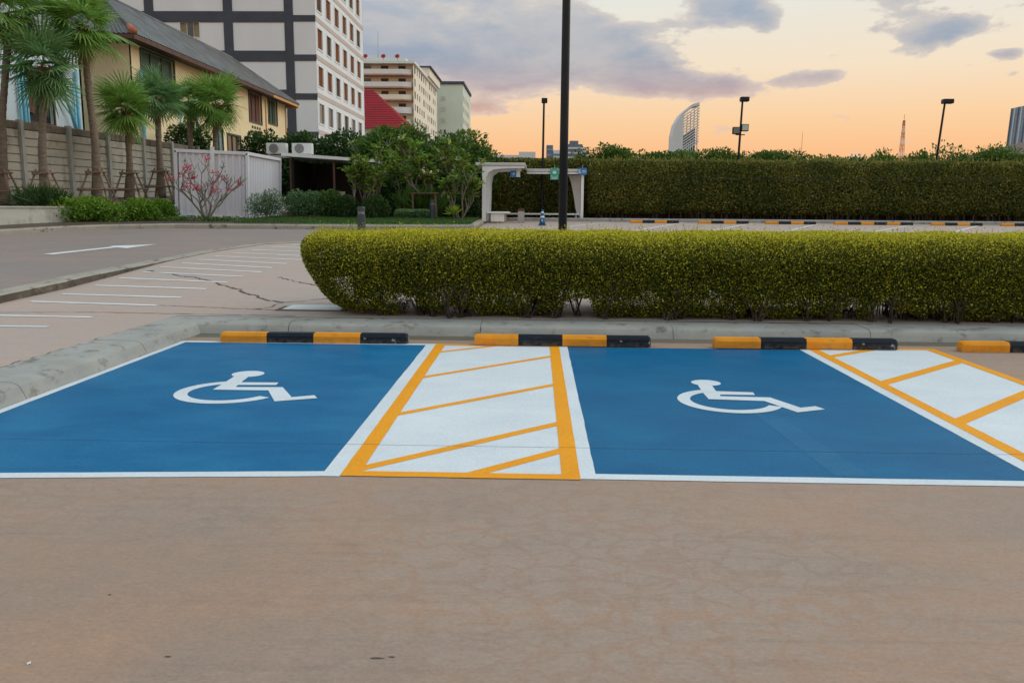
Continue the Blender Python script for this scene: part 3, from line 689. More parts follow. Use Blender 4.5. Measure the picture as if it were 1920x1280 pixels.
for i, (a, c) in enumerate([((3.1, 33.2), (1.0, 29)), ((5.75, 33.0), (3.2, 27)), ((8.45, 33.0), (5.5, 27)), ((11.0, 33.0), (7.9, 27)), ((14.65, 33.0), (10.6, 27)), ((17.2, 33.0), (13.1, 27)), ((20, 33), (16, 27))]):
    b = MB(); w = .06; n = 6; V = []
    for j in range(n+1):
        t = j/n; x = a[0]+(c[0]-a[0])*t; y = a[1]+(c[1]-a[1])*t; V += [(x-w, y, float(road_z(y))+.009), (x+w, y, float(road_z(y))+.009)]
    b.add(V, [(2*j, 2*j+1, 2*j+3, 2*j+2) for j in range(n)])
    tag(b.build('bay_line', WLINE), ['first', 'second', 'third', 'fourth', 'fifth', 'sixth', 'seventh'][i]+' white slanting bay line from the shelter in the far car park', 'road marking', 'slanting bay lines of the far car park')

# ------------------------------------------------------------------ clipped hedges
def hedge(name, label, x0, x1, yc, zc, hy, hz, n, leaf, mat, seed, p=3.0, taper=0.0, top_gold_lit=True, zmin=.25, stems=0, ground=None, endround=.35, core=True, coretop=.83, cat='hedge', open_left=True, open_right=False, sprig=0):
    root = thing(name, ((x0+x1)/2, yc, ground), label, cat)
    lump = Lump(14, 2.2, seed); lump2 = Lump(14, 7.0, seed+1)
    got = []; need = n
    while need > 0:
        m = int(need*4)+1000
        P = np.stack([rng.uniform(x0-.05, x1+.05, m), rng.uniform(yc-hy*1.08, yc+hy*1.08, m), rng.uniform(zc-hz*1.08, zc+hz*1.08, m)], 1)
        zz = np.clip((P[:, 2]-(zc-hz))/(2*hz), 0, 1)
        tw = 1-taper*.55*(1-zz)**1.6                       # narrower toward the foot
        fy = np.abs(P[:, 1]-yc)/(hy*tw); fz = np.abs(P[:, 2]-zc)/hz
        xl = x0+taper*1.1*(1-zz)**1.4
        fx = np.zeros(m)
        if open_left: fx = np.maximum(fx, 1-(P[:, 0]-xl)/endround)
        if open_right: fx = np.maximum(fx, 1-((x1-.25*taper)-P[:, 0])/endround)
        fx = np.maximum(fx, 0)
        f = (fy**p+fz**p+fx**p)**(1/p)
        f = f+(.035 if p > 4 else .055)*lump(P)+(.022 if p > 4 else .035)*lump2(P)
        depth = rng.random(m)**1.8*.17
        keep = (f < 1.0) & (f > 1-depth-.02) & (P[:, 2] > zmin+.12*lump2(P*1.7)+.07*lump(P*2))
        if taper > 0:
            cutz = zmin+.24*np.clip(1.9*lump(P*np.array([2.6, .5, .2]))+.9*lump2(P)-.1, 0, 1)
            keep = (keep & (P[:, 2] > cutz)) | ((f < 1) & (P[:, 2] > cutz) & (P[:, 2] < cutz+.10) & (P[:, 1] < yc+.1*hy) & (rng.random(m) < .12))
        keep &= ~((P[:, 1] > yc+.35*hy) & (P[:, 2] < zc+.45*hz) & (rng.random(m) > .25))  # far side thinner
        # a part of each leaf picks its outward normal
        g = np.stack([-(fx**(p-1)), np.sign(P[:, 1]-yc)*fy**(p-1), np.sign(P[:, 2]-zc)*fz**(p-1)], 1)
        got.append(np.concatenate([P, g, f[:, None]], 1)[keep]); need -= int(keep.sum())
    A = np.concatenate(got)[:n]
    P, g, f = A[:, :3], A[:, 3:6], A[:, 6]
    g /= np.maximum(np.linalg.norm(g, axis=1, keepdims=True), 1e-6)
    N = len(P); ax = g*.6+unit(N)*.9+np.array([0, 0, .35]); nor = g+unit(N)*.8
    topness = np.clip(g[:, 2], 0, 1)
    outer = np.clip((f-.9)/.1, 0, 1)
    rnd = rng.random(N)**1.9*.98*(.5+.5*outer)+.02+(.24 if not top_gold_lit else .10)*lump(P*1.1)
    if top_gold_lit: rnd = rnd+topness**1.1*(.56+.32*rng.random(N))*(.4+.6*outer)  # top leaves brighter: golden new growth plus light from above put into the colour
    s = leaf*rng.uniform(.65, 1.35, N)
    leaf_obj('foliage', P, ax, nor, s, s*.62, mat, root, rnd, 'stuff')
    if sprig:
        m = sprig; sx = rng.uniform(x0+.2, x1, m); sy = rng.uniform(yc-hy*.75, yc+hy*.5, m)
        zt = zc+hz*(1-np.clip(np.abs(sy-yc)/hy, 0, 1)**p)**(1/p)-.02
        H = rng.uniform(.2, 1, m)**3*leaf*(5 if leaf < .05 else 3); PP = []; AX = []
        for i in range(m):
            for j in range(5):
                PP.append((sx[i]+rng.normal()*.006, sy[i]+rng.normal()*.006, zt[i]+H[i]*j/4)); AX.append(rng.normal(size=3)*.6+np.array([0, 0, .8]))
        PP = np.array(PP); leaf_obj('new_shoots', PP, np.array(AX), unit(len(PP)), leaf*.95, leaf*.5, mat, root, rng.uniform(.45, .95, len(PP)), 'stuff')
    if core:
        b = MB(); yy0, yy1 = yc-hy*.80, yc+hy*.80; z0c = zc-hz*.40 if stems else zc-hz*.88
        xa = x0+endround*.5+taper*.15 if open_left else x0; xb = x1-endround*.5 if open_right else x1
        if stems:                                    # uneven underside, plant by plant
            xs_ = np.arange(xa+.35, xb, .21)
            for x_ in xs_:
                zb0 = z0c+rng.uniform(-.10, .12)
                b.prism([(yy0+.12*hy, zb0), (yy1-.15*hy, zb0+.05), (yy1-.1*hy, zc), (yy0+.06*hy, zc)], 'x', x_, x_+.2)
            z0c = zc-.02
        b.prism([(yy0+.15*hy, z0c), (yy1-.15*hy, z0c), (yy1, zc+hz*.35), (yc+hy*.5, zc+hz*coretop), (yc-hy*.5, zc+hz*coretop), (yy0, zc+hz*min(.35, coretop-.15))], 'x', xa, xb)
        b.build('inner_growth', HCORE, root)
    if stems:
        b = MB()
        for i in range(stems):
            x = rng.uniform(x0+.5+taper*.6, x1); y = yc+rng.uniform(-.80, .30)*hy; zg = float(terrain(y))
            for j in range(rng.integers(4, 8)):
                e = Vector((x+rng.normal()*.16, y+rng.normal()*.14, zc-hz*.1+rng.uniform(-.1, .12)))
                s0 = Vector((x+rng.normal()*.025, y+rng.normal()*.025, zg-.02)); mid = s0.lerp(e, .5)+Vector((rng.normal()*.03, rng.normal()*.03, 0))
                r0 = rng.uniform(.006, .014); b.tube([s0, mid, e], [r0, r0*.8, r0*.4], 4, cap=False)
                for q in range(2):
                    e2 = mid+Vector((rng.normal()*.14, rng.normal()*.12, rng.uniform(.08, .22))); b.tube([mid, e2], [r0*.55, r0*.25], 3, cap=False)
        b.build('stems', TWIG, root)
    return root
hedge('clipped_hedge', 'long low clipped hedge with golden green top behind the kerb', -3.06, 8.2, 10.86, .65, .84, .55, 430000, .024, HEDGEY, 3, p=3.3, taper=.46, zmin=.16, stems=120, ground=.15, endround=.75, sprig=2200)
hedge('tall_hedge', 'tall wall of clipped dark green hedge beyond the far car park', 2.15, 34, 35.5, 2.36, .95, 1.06, 220000, .075, HEDGED, 5, p=5, taper=.0, top_gold_lit=False, zmin=1.25, ground=1.0, endround=.3, sprig=2500, coretop=.45)
hedge('shelter_hedge', 'dark hedge standing behind the white shelter', -2.2, 2.5, 36.3, 2.30, .8, 1.22, 32000, .085, HEDGED, 6, p=5, taper=0, top_gold_lit=False, zmin=1.1, ground=1.0, endround=.3, open_right=True)
root = thing('hedge_foot', (18, 34.9, 1.0), 'row of bare brown stems and a dark upright slab at the foot of the tall hedge', 'hedge stems'); b = MB()
for i in range(420):
    x = rng.uniform(2.4, 33); y = 34.75+rng.uniform(0, .5); b.tube([(x, y, .95), (x+rng.normal()*.05, y+.05, 1.45)], rng.uniform(.012, .03), 4, cap=False)
o = b.build('stems', TWIG, root); o['kind'] = 'stuff'
b = MB(); b.box(2.4, 33, 35.35, 35.5, .9, 1.5); b.build('dark_slab', HCORE, root)  # upright near-black slab behind the stems
# row of loose shrubs rising behind the tall hedge
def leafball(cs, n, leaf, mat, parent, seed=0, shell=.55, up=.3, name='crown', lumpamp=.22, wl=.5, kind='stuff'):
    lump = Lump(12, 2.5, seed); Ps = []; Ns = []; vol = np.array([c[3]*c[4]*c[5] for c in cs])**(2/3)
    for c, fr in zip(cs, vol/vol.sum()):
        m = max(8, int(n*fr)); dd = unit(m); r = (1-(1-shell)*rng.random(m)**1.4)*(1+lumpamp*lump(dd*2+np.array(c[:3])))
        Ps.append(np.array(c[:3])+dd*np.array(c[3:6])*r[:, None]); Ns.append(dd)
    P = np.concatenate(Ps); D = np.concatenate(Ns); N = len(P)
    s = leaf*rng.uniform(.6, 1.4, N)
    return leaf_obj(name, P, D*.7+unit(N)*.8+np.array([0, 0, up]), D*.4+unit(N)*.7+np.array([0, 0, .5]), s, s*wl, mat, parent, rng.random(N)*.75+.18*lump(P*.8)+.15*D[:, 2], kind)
def shrub(name, label, cs, n, leaf, mat, ground, seed=0, group=None, stems=4, cat='shrub', stemmat=None, **kw):
    x = np.mean([c[0] for c in cs]); y = np.mean([c[1] for c in cs])
    root = thing(name, (float(x), float(y), ground), label, cat, group)
    leafball(cs, n, leaf, mat, root, seed, name='foliage', **kw)
    b = MB()
    for i in range(stems):
        c = cs[i % len(cs)]; s0 = Vector((x+rng.normal()*.06, y+rng.normal()*.06, ground-.03)); e = Vector((c[0]+rng.normal()*c[3]*.4, c[1], c[2]+c[5]*.3))
        b.tube([s0, s0.lerp(e, .5)+Vector((rng.normal()*.04, 0, .05)), e], [.022, .016, .006], 5, cap=False)
    b.build('stems', stemmat or TWIG, root)
    return root
GB = 'loose bushes rising above the tall hedge'
for i in range(13):
    x = 3.1+i*1.62+rng.uniform(-.25, .25); h = rng.uniform(-.2, .2)+.10
    cs = [(x+rng.uniform(-1.0, 1.0), 38+rng.uniform(-.3, .3), 3.08+rng.uniform(0, .25)+h, rng.uniform(.6, .95), .6, rng.uniform(.5, .75)) for _ in range(5)]
    shrub('loose_bush', ['leftmost loose bush', 'second loose bush from the left', 'third loose bush from the left', 'fourth loose bush from the left', 'fifth loose bush from the left', 'sixth loose bush from the left', 'seventh loose bush from the left', 'sixth loose bush from the right', 'fifth loose bush from the right', 'fourth loose bush from the right', 'third loose bush from the right', 'second loose bush from the right', 'rightmost loose bush'][i]+' rising behind the tall clipped hedge', cs, 6500, .13, TREEL, 1.05, 40+i, GB, shell=.3, lumpamp=.4)

# ------------------------------------------------------------------ lamp posts, bollards
root = thing('lamp_post', (.53, 17, float(terrain(17))), 'thick black lamp post rising out of the top of the picture behind the hedge', 'lamp post')
b = MB(); z0 = float(terrain(17)); b.lathe([(.088, 0), (.084, 2.5), (.078, 6), (.07, 8.5)], (.53, 17, z0), 20); b.build('pole', BLACKM, root, True)
b = MB(); b.box(.33, .73, 16.8, 17.2, z0-.03, z0+.02, bev=.008); b.build('base_plate', BLACKM, root)
b = MB(); b.box(.2, .86, 16.85, 17.15, z0+8.45, z0+8.62, bev=.03); b.build('lamp_head', BLACKM, root)
def small_lamp(x, y, ztop, label, lean=0.0, flood=False, wide=.30):
    z0 = float(terrain(y)); root = thing('lamp_post', (x, y, z0), label, 'lamp post', 'slim lamp posts along the far hedge')
    b = MB(); b.tube([(x, y, z0), (x+lean*.5, y, (z0+ztop)/2), (x+lean, y, ztop)], [.055, .05, .042], 10); b.build('pole', BLACKM, root)
    b = MB(); b.box(x+lean-.10, x+lean-.10+wide, y-.14, y+.14, ztop-.02, ztop+.17, bev=.02); b.build('lamp_head', BLACKM, root)
    if flood:
        for sx, rot in ((-.19, 0), (.17, 1)):
            b = MB(); cx = x+lean*.75+sx; b.box(cx-.15, cx+.15, y-.13, y+.05, ztop-1.38+.12*rot, ztop-1.08+.12*rot, bev=.02)
            o = b.build('floodlight', BLACKM, root)
            b = MB(); b.box(cx-.125, cx+.125, y-.145, y-.131, ztop-1.35+.12*rot, ztop-1.11+.12*rot); b.build('glass', LENS if rot else ACG, o, world=False)
            o2 = o.children[0]; o2.data.transform(Matrix.Translation(-root.location))
        b = MB(); b.bar((x+lean*.75-.2, y, ztop-1.4), (x+lean*.75+.2, y, ztop-1.4), .04); b.build('bracket', BLACKM, root)
    return root
small_lamp(.22, 35.3, 5.75, 'slim lamp post standing behind the white shelter', .03, wide=.24)
small_lamp(8.62, 37, 6.05, 'slim lamp post with two floodlights behind the tall hedge', .12, True, .36)
small_lamp(16.95, 37, 6.0, 'slim leaning lamp post at right behind the tall hedge', .32, False, .42)
def bollard(x, y, h, r, label):
    z0 = float(road_z(y)) if y > 26 else float(terrain(y)); root = thing('bollard', (x, y, z0), label, 'bollard', 'dark round bollards')
    b = MB(); b.lathe([(r, 0), (r, h-.17)], (x, y, z0), 18); b.build('post', BOLLM, root, False)
    b = MB(); b.lathe([(r*.86, h-.17), (r*.86, h-.10)], (x, y, z0), 18); b.build('light_slot', ACG, root)
    b = MB(); b.lathe([(r, h-.10), (r*1.0, h-.015), (r*.9, h)], (x, y, z0), 18); b.build('cap', BOLLM, root)
bollard(-4.27, 20.4, .89, .098, 'dark bollard just behind the near hedge')
bollard(-3.74, 30.2, .86, .10, 'dark bollard standing on the lawn by the low box hedge')

# ------------------------------------------------------------------ white shelter, bin, cone
zs = .97
root = thing('waiting_shelter', (-.2, 33, zs), 'white L-shaped waiting shelter with flat roofs and benches', 'shelter')
b = MB(); b.box(-2.24, -.42, 30.9, 34.2, 2.99, 3.10, bev=.02); b.build('roof_slab', SHELG, root)
b = MB(); b.prism([(-2.0, 2.985), (-.46, 2.985), (-.46, 2.92), (-1.2, 2.90), (-1.6, 2.86), (-1.78, 2.74), (-1.86, 2.55), (-1.88, 2.2), (-2.0, 2.2)], 'y', 30.95, 31.13); b.build('end_frame', SHELW, root)
for y in (30.95, 32.5, 34.0):
    b = MB(); b.box(-2.005, -1.875, y, y+.14, zs, 2.20 if y < 31 else 2.98, bev=.012); b.build('post', SHELW, root)
for y in (31.6, 33.0):
    b = MB(); b.prism([(-1.86, 2.98), (-.6, 2.98), (-.6, 2.9), (-1.5, 2.84), (-1.7, 2.7), (-1.76, 2.4), (-1.80, zs), (-1.90, zs), (-1.88, 2.4)], 'y', y, y+.09); b.build('curved_frame', SHELW, root)
b = MB(); b.box(-.41, 1.98, 34.05, 35.1, 2.92, 3.03, bev=.015); b.build('roof_slab', SHELG, root)
b = MB(); b.box(-.40, 1.96, 34.10, 34.2, 2.83, 2.918, bev=.01); b.build('fascia', SHELW, root)
for x in (1.78,):
    b = MB(); b.box(x, x+.11, 34.95 if x < 1 else 34.15, 35.06 if x < 1 else 34.26, zs, 2.918, bev=.01); b.build('post', SHELW, root)
b = MB(); b.box(-1.4, 1.76, 34.62, 34.98, 1.20, 1.27, bev=.012); b.build('bench_seat', SHELW, root)
b = MB(); b.box(1.76, 1.9, 34.4, 35.0, 1.12, 1.26, bev=.012); b.build('bench_end', SHELW, root)
for x in (-1.3, 0.2, 1.6):
    b = MB(); b.box(x, x+.07, 34.7, 34.9, zs, 1.20); b.build('bench_leg', SHELW, root)
b = MB(); b.box(-1.84, -1.05, 31.2, 33.9, 1.27, 1.33, bev=.012); b.build('bench_seat', SHELW, root)
for y in (31.3, 33.6):
    b = MB(); b.box(-1.7, -1.2, y, y+.06, zs, 1.27); b.build('bench_leg', SHELW, root)
b = MB(); b.prism([(1.80, 2.82), (1.80, zs+.1), (1.72, zs+.1), (1.60, 1.5), (1.52, 2.0), (1.40, 2.55), (1.28, 2.82)], 'y', 34.9, 34.94); b.build('side_panel', SHELG, root)
def sign(name, label, x, y, z, w, h, mat, glyph, cat='sign'):
    root = thing(name, (x, y, z), label, cat)
    b = MB(); b.box(x-w/2, x+w/2, y, y+.025, z, z+h, bev=.004); b.build('panel', mat, root)
    glyph(root, x, y-.004, z, w, h)
    b = MB(); b.box(x-.01, x+.01, y+.026, y+.05, z+h*.6, z+h+.12); b.build('hanger', STEEL, root)
def g_box(root, x0, x1, y, z0, z1, nm='mark', mat=None):
    b = MB(); b.box(x0, x1, y, y+.003, z0, z1); b.build(nm, mat or SIGNW, root)
def glyph_assembly(root, x, y, z, w, h):
    for sx in (-1, 1):      # four small arrows pointing in, a group of people in the middle
        for sz in (.2, .86):
            b = MB(); cx = x+sx*w*.33; cz = z+h*(.12 if sz < .5 else 0)+h*sz; q = w*.09
            b.add([(cx-q, y, cz), (cx+q*.2, y, cz+(q if sz > .5 else -q)), (cx+q, y, cz)], [(0, 1, 2)]); b.build('arrow', SIGNW, root)
    for i, (dx, s) in enumerate(((-.14, .8), (.14, .8), (0, 1))):
        b = MB(); cx = x+dx*w; cz = z+h*.70; r = w*.075*s
        b.add([(cx+r*math.cos(t), y-.0006*i, cz+r*math.sin(t)) for t in np.linspace(0, 6.28, 12, endpoint=False)], [tuple(range(12))])
        b.add([(cx-r*1.6, y-.0006*i, cz-r*3.6), (cx+r*1.6, y-.0006*i, cz-r*3.6), (cx+r*1.2, y-.0006*i, cz-r*1.3), (cx-r*1.2, y-.0006*i, cz-r*1.3)], [(0, 1, 2, 3)]); b.build('figure', SIGNW, root)
    for j in range(2): g_box(root, x-w*.32, x+w*.32, y, z+h*(.08+.10*j), z+h*(.12+.10*j), 'text_line')
def glyph_wheel(root, x, y, z, w, h):
    b = MB(); cx = x-w*.30; cz = z+h*.42; r = h*.2
    A = np.linspace(R(110), R(350), 18); b.add([(cx+r*math.cos(t), y, cz+r*math.sin(t)) for t in A]+[(cx+r*.65*math.cos(t), y, cz+r*.65*math.sin(t)) for t in A], [(i, i+1, 19+i, 18+i) for i in range(17)])
    b.add([(cx-.012, y, cz), (cx+.012, y, cz), (cx-.002, y, cz+h*.38), (cx-.03, y, cz+h*.38)], [(0, 1, 2, 3)]); b.build('wheelchair_mark', SIGNW, root)
    for j in range(2): g_box(root, x-w*.05, x+w*.42, y, z+h*(.35+.22*j), z+h*(.42+.22*j), 'text_line')
def glyph_two(root, x, y, z, w, h):
    g_box(root, x+w*.12, x+w*.5-.004, y, z+.004, z+h-.004, 'pale_field', ACW)
    b = MB(); cx = x-w*.18; cz = z+h*.5; q = h*.16
    b.add([(cx-q, y, cz-q), (cx+q, y, cz-q*.2), (cx+q*.2, y, cz+q*1.2), (cx-q*.4, y, cz+q*.4)], [(0, 1, 2, 3)]); b.build('mark', SIGNW, root)
sign('hanging_sign', 'blue and white sign hanging under the near roof of the shelter', -.80, 31.3, 2.60, .36, .24, SIGNB, glyph_two)
sign('assembly_point_sign', 'green sign with white figures on the shelter roof edge', .70, 34.0, 2.60, .34, .47, SIGNG, glyph_assembly)
sign('wheelchair_sign', 'blue wheelchair sign at the right end of the shelter roof', 1.82, 33.98, 2.80, .34, .27, SIGNB, glyph_wheel)
zb = float(road_z(31.8)); root = thing('litter_bin', (-.58, 31.8, zb), 'grey litter bin standing in front of the shelter', 'bin')
b = MB(); b.box(-.70, -.46, 31.7, 31.9, zb, zb+.44, bev=.012); b.build('body', STEEL, root)
b = MB(); b.box(-.71, -.45, 31.69, 31.91, zb+.445, zb+.52, bev=.02); b.build('lid', BROWNT, root)
zc_ = float(road_z(29.8))+.005; root = thing('traffic_cone', (.21, 29.8, zc_), 'blue traffic cone with white bands in front of the shelter', 'cone')
b = MB(); b.box(.07, .35, 29.66, 29.94, zc_, zc_+.035, bev=.01); b.build('base', CONEB, root)
b = MB(); b.lathe([(.115, .035), (.10, .12), (.04, .48), (.028, .56)], (.21, 29.8, zc_), 18); b.build('cone_body', CONEB, root, True)
for z1, z2 in ((.27, .33), (.43, .48)):
    f = lambda z: float(np.interp(z, [.035, .12, .48, .56], [.115, .10, .04, .028]))+.003
    b = MB(); b.lathe([(f(z1), z1), (f(z2), z2)], (.21, 29.8, zc_), 18); b.build('white_band', SIGNW, root, True)
b = MB(); A = np.linspace(R(110), R(340), 12)
rr = .03; cyz = (29.8-.097, zc_+.17)
b.add([(.21+rr*math.cos(t), cyz[0], cyz[1]+rr*math.sin(t)) for t in A]+[(.21+rr*.6*math.cos(t), cyz[0], cyz[1]+rr*.6*math.sin(t)) for t in A], [(i, i+1, 13+i, 12+i) for i in range(11)])
b.add([(.195, cyz[0], cyz[1]+.0), (.215, cyz[0], cyz[1]), (.21, cyz[0]+.003, cyz[1]+.06), (.19, cyz[0]+.003, cyz[1]+.06)], [(0, 1, 2, 3)]); b.build('wheelchair_mark', SIGNW, root)

# ------------------------------------------------------------------ container, lean-to, air conditioners
root = thing('shipping_container', (-11.86, 32.4, .98), 'pale lilac corrugated shipping container on the garden bed', 'container')
root.rotation_euler = (0, R(2.0), 0)
def corr(n, a, c, z0, z1, axis, off, sgn, d=.045):
    b = MB(); V = []; st = (c-a)/n
    for i in range(n):
        x = a+i*st
        for u, q in ((0, 0), (.38, 0), (.5, d), (.88, d)): V.append((x+u*st, q))
    V.append((c, 0)); P = []
    for u, q in V:
        t = off-sgn*q
        P += [((u, t, z0) if axis == 'x' else (t, u, z0)), ((u, t, z1) if axis == 'x' else (t, u, z1))]
    b.add(P, [(2*i, 2*i+2, 2*i+3, 2*i+1) for i in range(len(V)-1)]); return b
hw, hl, H = 1.30, 1.95, 2.47
corr(10, -hw+.09, hw-.09, .12, H-.1, 'x', -hl+.02, -1, .05).build('end_wall', CONTM, root, world=False)
corr(20, -hl+.09, hl-.09, .12, H-.1, 'y', hw-.02, 1, .05).build('side_wall', CONTM, root, world=False)
corr(20, -hl+.09, hl-.09, .12, H-.1, 'y', -hw+.02, -1, .05).build('side_wall', CONTM, root, world=False)
b = MB(); b.box(-hw+.02, hw-.02, -hl+.02, hl, H-.05, H-.01); b.build('roof', CONTM, root, world=False)
for sx in (-1, 1):
    for sy in (-1, 1):
        b = MB(); b.box(sx*hw-.05, sx*hw+.05, sy*hl-.05, sy*hl+.05, .02, H, bev=.01); p_ = b.build('corner_post', CONTM, root, world=False)
        for z in (.04, H-.14):
            b = MB(); b.lathe([(.03, 0), (.03, .012)], (0, 0, 0), 10); me = b.mesh('fitting_hole', DARKIN)
            me.transform(Matrix.Translation((sx*hw, sy*hl-.052 if sy < 0 else sy*hl+.04, z+.05)) @ Matrix.Rotation(R(90), 4, 'X')); link('fitting_hole', me, p_)
for z0_, z1_ in ((.02, .14), (H-.12, H-.005)):
    b = MB(); b.box(-hw+.05, hw-.05, -hl-.03, -hl+.045, z0_, z1_, bev=.008); b.build('end_rail', CONTM, root, world=False)
    for sx in (-1, 1):
        b = MB(); b.box(sx*hw-.04, sx*hw+.04, -hl+.05, hl-.05, z0_, z1_, bev=.008); b.build('side_rail', CONTM, root, world=False)
b = MB(); b.box(-.02, .12, -hl-.075, -hl-.03, .5, H+.12, bev=.005); b.build('white_downpipe', WFRAME, root, world=False)
root = thing('lean_to', (-8.3, 36, .95), 'open lean-to with flat pale roof and dark interior beside the container', 'shed')
b = MB(); b.prism([(-10.45, 3.50), (-6.6, 3.26), (-6.6, 3.38), (-10.45, 3.63)], 'y', 34.45, 38.2); b.build('roof', WFRAME, root)
for x in (-10.2, -8.4, -6.8):
    b = MB(); b.box(x, x+.08, 34.7, 34.78, .95, 3.24 if x > -8 else 3.36); b.build('post', BROWNT, root)
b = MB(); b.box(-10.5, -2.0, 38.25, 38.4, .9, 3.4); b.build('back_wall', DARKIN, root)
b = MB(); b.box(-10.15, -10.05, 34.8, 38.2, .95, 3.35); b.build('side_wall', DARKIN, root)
root = thing('folding_chair', (-8.3, 35.6, .95), 'pale metal chair frame standing under the lean-to roof', 'chair')
for x in (-8.42, -8.15):
    b = MB(); b.bar((x, 35.5, .95), (x, 35.7, 2.1), .03); b.build('leg', STEEL, root)
    b = MB(); b.bar((x, 35.95, .95), (x, 35.5, 1.5), .03); b.build('leg', STEEL, root)
b = MB(); b.box(-8.44, -8.13, 35.4, 35.75, 1.42, 1.46); b.build('seat', STEEL, root)
b = MB(); b.box(-8.44, -8.13, 35.64, 35.68, 1.85, 2.1); b.build('backrest', STEEL, root)
for x, lab in ((-11.13, 'white air conditioner unit nearest the container on the roof edge'), (-10.03, 'white air conditioner unit on the lean-to roof, right one of two')):
    y0, z0 = 36.0, 3.62
    root = thing('air_conditioner', (x, y0, z0), lab, 'air conditioner', 'outdoor air conditioner units on the roof')
    b = MB(); b.box(x-.42, x+.42, y0, y0+.33, z0+.05, z0+.50, bev=.015); b.build('casing', ACW, root)
    b = MB(); b.lathe([(.2, 0), (.2, .018)], (0, 0, 0), 24); me = b.mesh('fan_grille', ACG)
    me.transform(Matrix.Translation((-.1, -.002, .275)) @ Matrix.Rotation(R(90), 4, 'X')); g_ = link('fan_grille', me, root)
    for rr in (.07, .13, .19):
        b = MB(); A = np.linspace(0, 2*math.pi, 25)
        b.add([((rr+.006)*math.cos(t)-.1, -.024, (rr+.006)*math.sin(t)+.275) for t in A]+[((rr-.006)*math.cos(t)-.1, -.024, (rr-.006)*math.sin(t)+.275) for t in A], [(i, i+1, 26+i, 25+i) for i in range(24)])
        b.build('ring', STEEL, g_, world=False)
    for s in (-.3, .3):
        b = MB(); b.box(x+s-.03, x+s+.03, y0, y0+.33, z0-.0, z0+.05); b.build('foot', STEEL, root)
root = thing('ac_stand', (-11.1, 36.1, .95), 'dark frame carrying the air conditioners behind the container', 'stand')
b = MB(); b.box(-11.7, -10.47, 35.9, 36.5, 3.50, 3.61); b.build('shelf', STEEL, root)
for x in (-11.6, -10.6):
    b = MB(); b.box(x, x+.06, 36.2, 36.26, .95, 3.5); b.build('leg', STEEL, root)

# ------------------------------------------------------------------ concrete panel fence
FP = [(-17.95, 26.4), (-17.62, 28.5), (-17.2, 30.7), (-16.95, 33.0), (-16.72, 35.5), (-16.6, 38.0), (-16.45, 40.6)]
root = thing('concrete_fence', (-17.2, 32, 1.8), 'weathered concrete plank fence with pale posts behind the palms', 'fence')
for x, y in FP:
    b = MB(); b.box(x-.01, x+.17, y-.09, y+.09, 1.5, 4.30, bev=.012); b.build('post', FENCEP, root)
for i in range(len(FP)-1):
    a = Vector((*FP[i], 0)); c = Vector((*FP[i+1], 0)); t = (c-a).normalized(); nn = Vector((t.y, -t.x, 0)); a2 = a+t*.10+nn*.05; c2 = c-t*.10+nn*.05
    for j in range(9):
        z0 = 1.75+j*.278; off = random.uniform(-.006, .006); b = MB()
        for s, e in ((a2, c2),):
            q = nn*(.035+off); V = []
            for p_ in (s, e):
                for dz, inn in ((.016, .3), (.03, 1), (.252, 1), (.266, .3)): V.append(p_+nn*(.03*inn+off)+Vector((0, 0, z0+dz)))
                for dz in (.2776, .0004): V.append(p_-nn*.03+Vector((0, 0, z0+dz)))
            b.add(V, [(0, 1, 2, 3, 4, 5), (11, 10, 9, 8, 7, 6)]+[(i2, 6+i2, 6+(i2+1) % 6, (i2+1) % 6) for i2 in range(6)])
        b.build('plank', FENCET if j >= 8 else FENCEB, root)
root = thing('planter_wall', (-15.3, 25.6, .75), 'stained white planter wall at the left edge beside the road', 'wall')
pw = [(-22, 17.5), (-17.6, 21.0), (-15.9, 24.3), (-15.25, 26.0), (-14.9, 27.0)]
b = sweep(pw, [(-.09, 0), (-.09, .60), (-.075, .62), (.13, .62), (.13, 0)], lambda y: .75); b.build('wall', PLANTW, root)
b = sweep(pw, [(-.12, .621), (-.12, .67), (.15, .67), (.15, .621)], lambda y: .75); b.build('coping', PLANTW, root)

